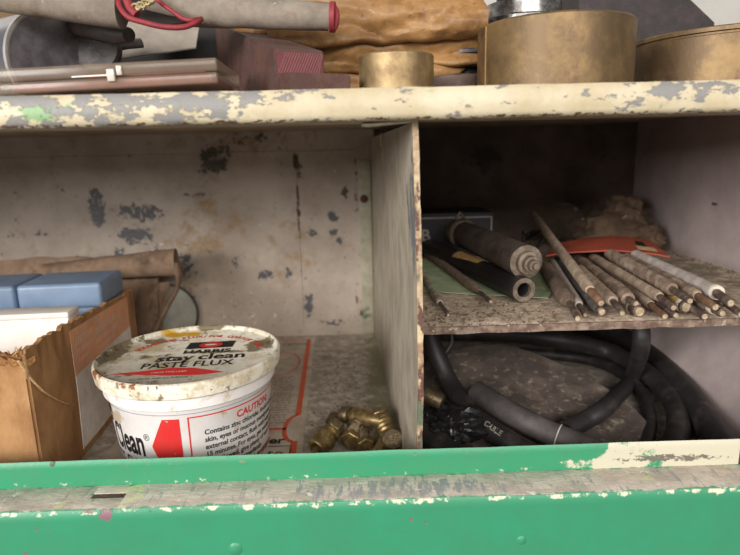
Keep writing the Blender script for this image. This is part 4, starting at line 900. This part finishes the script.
m = MB(); m.add([rwp(.1, -.02, 23.0), rwp(W_-.1, -.02, 23.0), rwp(W_-.1, -.02, zt_-.1), rwp(.1, -.02, zt_-.1)], [[0, 1, 2, 3]])
fcx = m.build('sawn_end', ef, t, smooth=0)
m = MB(); nh = 16                                      # saw marks
for i in range(nh):
    x = .12+i*(W_-.35)/nh
    x2 = min(x+.45, W_-.1); m.add([rwp(x, -.035, 23.05), rwp(x+.04, -.035, 23.05), rwp(min(x+.49, W_-.08), -.035, zt_-.12), rwp(x2, -.035, zt_-.12)], [[0, 1, 2, 3]])
m.build('saw_marks', mat('saw_mark', (148, 92, 92), None, .3, 3, .7), fcx, smooth=0)
m = MB(); rbox(m, .15, W_+.75, -1.35, 6, T0, 22.93); m.build('stepped_foot', rw, t)

# clear plastic case with red insides, lying on the shelf edge
t = thing('plastic_case', (-11.5, 29, T0), 'flat clear hinged plastic case with reddish contents, tilted on the left of the top shelf', 'case')
cA = P(1, 97, 28); cB = P(218, 84, 28); 
cM = Matrix.Translation((cA.x, 27.9, 22.2)) @ Matrix.Rotation(math.radians(1.5), 4, 'Z') @ Matrix.Rotation(math.radians(-1.9), 4, 'Y')
Wc = cB.x-cA.x
clear = mat('clear_case', (160, 140, 122), (144, 124, 108), .4, .5, .2, alpha=.42)
m = MB(); m.box((.0, 0, -.02), (Wc, 6, .5), .12, cM, 3); m.build('case_base', clear, t)
m = MB(); m.box((-.1, -.05, .52), (Wc+.05, 6.05, 1.12), .14, cM, 3); m.build('case_lid', clear, t)
m = MB(); m.box((.4, .3, .08), (Wc-.3, 5.6, .46), .08, cM); m.box((Wc*.38, .25, .5), (Wc-.6, 5.6, .62), .05, cM); m.build('red_contents', mat('red_tools', (158, 76, 70), (120, 60, 54), .6, .8, .5), t)
m = MB(); m.box((Wc*.50, -.16, .3), (Wc*.535, .02, .85), .05, cM); m.box((Wc*.545, -.16, .55), (Wc*.57, .02, .98), .05, cM); m.build('clasp', mat('clasp_clear', (222, 212, 200), None, .2, 1, .1, alpha=.85), t)
m = MB(); m.box((Wc*.34, -.09, .56), (Wc*.5, -.05, .62), 0, cM); m.build('edge_glint_strip', mat('glint_white', (232, 222, 204), None, .1, 1, .3), t)  # pale strip painted on as a glint along the lid edge

# steel tin lying on its side
nd = Vector((.86, -.5, 0)).normalized(); tc = P(47, 50, 35.0); r = 2.85
t = thing('steel_tin', (tc.x-1.5, tc.y+1, T0), 'polished round steel tin on its side at the far left of the top shelf', 'tin')
M_ = frame((tc.x+.1, 35.6, T0+r), nd)
m = MB(); m.lathe([(0, -7), (r-.1, -7), (r, -6.9), (r, -.15), (r, 0)], M_, 72); m.build('tin_side', mat('polished_tin', (188, 188, 196), (150, 150, 160), .5, .5, .22, .9), t)
m = MB(); m.lathe([(r-.22, .05), (r-.1, .12), (r+.04, .1), (r+.06, 0), (r+.04, -.12), (r-.05, -.14)], M_, 72, close=True); m.build('rolled_rim', mat('bright_rim', (226, 222, 220), None, .2, 1, .3, .7), t)
m = MB(); m.lathe([(0, -.02), (r-.2, -.02), (r-.15, .06), (0, 0.02)], M_, 72); m.build('dark_end', mat('dark_tin_end', (150, 146, 150), (110, 106, 112), .6, .8, .35, .5, layers=[((140, 136, 138), 1.0, .64, .06, [], (1, 1, .6), 0)]), t)

# dark adjustable spanner behind the case
sm = mat('spanner_metal', (92, 86, 84), (62, 58, 58), .6, 1.2, .45, .5, bump=.3)
t = thing('adjustable_spanner', (-13, 38, T0), 'dark spanner with raised letters on its round head, between the tin and the red bar', 'spanner')
c = P(92, 48, 37); m = MB(); m.lathe([(0, 0), (1.3, 0), (1.45, .15), (1.45, .6), (1.3, .75), (0, .8)], frame((c.x, 37.8, c.z), (.15, -1, .1)), 36); m.build('head', sm, t)
m = MB(); m.tube([(c.x+.5, 38.2, c.z), P(110, 46, 38.7), P(125, 44, 39), P(142, 43, 39.5)], [.8, .62, .5, .45], 16, (1, .5)); m.build('handle', sm, t)
m = MB(); ex = Vector((1, .15, 0)); 
put_text(m, 'OAD', 1.0, lambda a_, b_: Vector((c.x-.95+a_*.9+.1*b_, 36.98+.12*a_, c.z-.45+b_*.95+.1*a_)), bold=.03); m.build('raised_letters', mat('spanner_letters', (140, 132, 126), None, .3, 2, .5, .4), t, smooth=0)
# dark tool handle above it
q0, q1 = P(70, 24, 36), P(133, 34, 35)
m = MB(); m.tube([P(66, 24, 38), P(84, 27, 36.5), P(118, 34, 35.5), P(129, 35, 35.2)], [.75, .72, .7, .5], 18, (1, .8)); tag(m.build('tool_handle', mat('dark_handle', (78, 66, 62), (52, 46, 44), .6, .8, .6, bump=.2), None, tuple(q0)), 'dark rounded tool handle under the rolled canvas pouch', 'tool')
# pale plastic sheet, and behind it a dark block added to stand for shade
m = MB()
def ws(u, v): a_ = P(112, 60, 41).lerp(P(196, 48, 41), u); b_ = P(112, 22, 43).lerp(P(200, 22, 43), u); q = a_.lerp(b_, v); q.z += -.6*(v == 0)*0; q.y += .2*nz(u*3, v*3, 0); return q
m.sheet(lambda u, v: ws(u, v) if v > 0 else Vector((ws(u, 0).x, ws(u, 0).y-.0, ws(u, 0).z)), 20, 10, .1)
tag(m.build('plastic_sheet', mat('pale_sheet', (170, 160, 148), (140, 130, 120), .5, .5, .6), None, (-10, 42, 23)), 'pale grey plastic sheet propped behind the spanner', 'sheet')
tag(MB().box((-17.5, 45.2, T0), (-5.0, 52, 28.5), .2).build('shade_block', mat('shade_block', (24, 19, 17), None, .4, .6, .7), None, (-10, 48, T0)), 'dark block added as shade behind the clear plastic case, back of the top shelf', 'case')
tag(MB().box((-36, 44.2, T0), (-17.8, 52, 31.5), .2).build('brown_carton', mat('brown_carton', (112, 86, 56), None, .4, .6, .8), None, (-26, 48, T0)), 'brown carton behind the steel tin at the far left of the top shelf', 'box')

# canvas tool pouch, rolled, with red piping and a chain zip
cv = mat('grey_canvas', (146, 134, 120), (118, 106, 96), .5, .8, .85, bump=.4, bscale=14, layers=[((110, 88, 66), .5, .62, .1, [], (1, 1, 1), 0), ((186, 176, 160), 2.2, .68, .04, [], (1, 1, 1), 0)])
t = thing('canvas_pouch', (-9, 33, T0+3), 'long rolled grey canvas pouch with red piping and a zip, above the red bar', 'pouch')
def roll(pts, rad, fl, name, mt=cv, wob=.06, caps=True):
    pts = smooth_path(pts, 8); n = len(pts); r_ = [rad[0]+(rad[1]-rad[0])*i/(n-1) for i in range(n)]
    return MB().tube(pts, r_, 28, fl, wob, .7, caps).build(name, mt, t)
roll([P(-60, -16, 33), P(0, -9, 33), P(60, -1, 33), P(122, 7, 33)], (.95, 1.1), (.9, 1), 'rolled_canvas')
roll([P(150, 4, 34.2), P(200, 10, 34), P(260, 13.5, 33.7), P(333, 17, 33.4)], (.95, .70), (1, 1), 'rolled_canvas')
redp = mat('red_piping', (146, 44, 52), (118, 38, 44), .4, 1.5, .6, bump=.3)
def pipe(px, r=.13): pts = smooth_path([P(a_, b_, y_) for a_, b_, y_ in px], 8); MB().tube(pts, [r]*len(pts), 12, (1, 1), .1, 3).build('red_piping', redp, t)
pipe([(122, -14, 33.2), (118, -2, 32.4), (121, 9, 31.9), (130, 18, 31.7), (146, 23, 31.7), (165, 27, 31.8), (184, 27, 32), (197, 22, 32.4), (201, 19, 33)], .14)
pipe([(148, -8, 33.0), (160, 2, 32.6), (172, 11, 32.4), (184, 19, 32.3), (193, 20, 32.3), (201, 19, 33)], .12)
pipe([(127, 0, 32.2), (131, 9, 32), (137, 15, 31.9)], .22)
m = MB()
def lining(u, v):
    a_ = smooth_path([P(120, 4, 32.5), P(132, 17, 32.1), P(160, 25, 32.1), P(198, 20, 32.9)], 8); b_ = smooth_path([P(135, -10, 34.8), P(150, -2, 34.8), P(175, 8, 34.6), P(200, 17, 34.2)], 8)
    return a_[min(int(u*24), 24)].lerp(b_[min(int(u*24), 24)], v)
m.sheet(lining, 24, 6, .06); m.build('dark_lining', mat('pouch_lining', (36, 28, 28), None, .3), t)
k = smooth_path([P(134, 8, 31.95), P(141, 6, 31.9), P(148, 2, 31.9), P(154, -2, 32)], 3); m = MB()
for i in range(len(k)-1):
    c = k[i]; M_ = frame(c, (k[i+1]-k[i]), (0, 0, 1)); bm = bmesh.new()
    rr_ = .2; tt = []
    for j in range(14): a_ = 2*pi*j/14; tt.append(c+Vector((rr_*math.cos(a_)*(1 if i % 2 else .5), (-.1 if i % 2 else .1)*math.sin(a_), rr_*.75*math.sin(a_))))
    m.tube(tt+[tt[0]], [.055]*15, 8)
m.build('chain_zip', mat('zip_brass', (206, 190, 150), (160, 140, 100), .5, 3, .4, .4), t)
pipe([(331, 4, 33.3), (336, 10, 33.0), (337, 18, 32.9), (335, 27, 33.0), (330, 30, 33.3)], .14)
q = P(333, 17, 33.3); m = MB(); m.lathe([(.55, 0), (.76, .0), (.78, .25), (.7, .3), (0, .3)], frame(q-Vector((.15, 0, 0)), (1, -.05, -.06)), 28); m.build('red_end', redp, t)

# ================================================================== LIGHT, CAMERA
def area(name, loc, look, size, sy, power, col=(1, 1, 1)):
    l = bpy.data.lights.new(name, 'AREA'); l.shape = 'RECTANGLE'; l.size = size; l.size_y = sy; l.energy = power; l.color = col
    o = bpy.data.objects.new(name, l); C.objects.link(o); o.location = Vector(loc)*S
    o.rotation_euler = (Vector(look)-Vector(loc)).to_track_quat('-Z', 'Y').to_euler(); return o
area('window_light', (-150, -140, 66), (0, 40, 8), .9, .7, 52.0, (1, .985, .96))
area('front_fill', (25, -150, 84), (0, 40, 4), 1.8, .5, 34.0, (1, .97, .92))  # broad fill added in front to brighten the shelves and floor
wd = bpy.data.worlds.new('World'); bpy.context.scene.world = wd; wd.use_nodes = True
wd.node_tree.nodes['Background'].inputs[0].default_value = (1, .95, .9, 1); wd.node_tree.nodes['Background'].inputs[1].default_value = .28
cam = bpy.data.cameras.new('Camera'); co = bpy.data.objects.new('Camera', cam); C.objects.link(co)
cam.sensor_width = 36; cam.lens = 36*F/740; cam.clip_start = .005
cam.dof.use_dof = True; cam.dof.focus_distance = .33; cam.dof.aperture_fstop = 9
co.matrix_world = Matrix.Translation(EYE*S) @ Matrix((R_, U_, -FW)).transposed().to_4x4()
sc = bpy.context.scene; sc.camera = co
sc.view_settings.view_transform = 'Standard'; sc.view_settings.look = 'None'; sc.view_settings.gamma = 1; sc.view_settings.exposure = 0
for o in list(bpy.data.objects):
    if 'o_' in o: del o['o_']
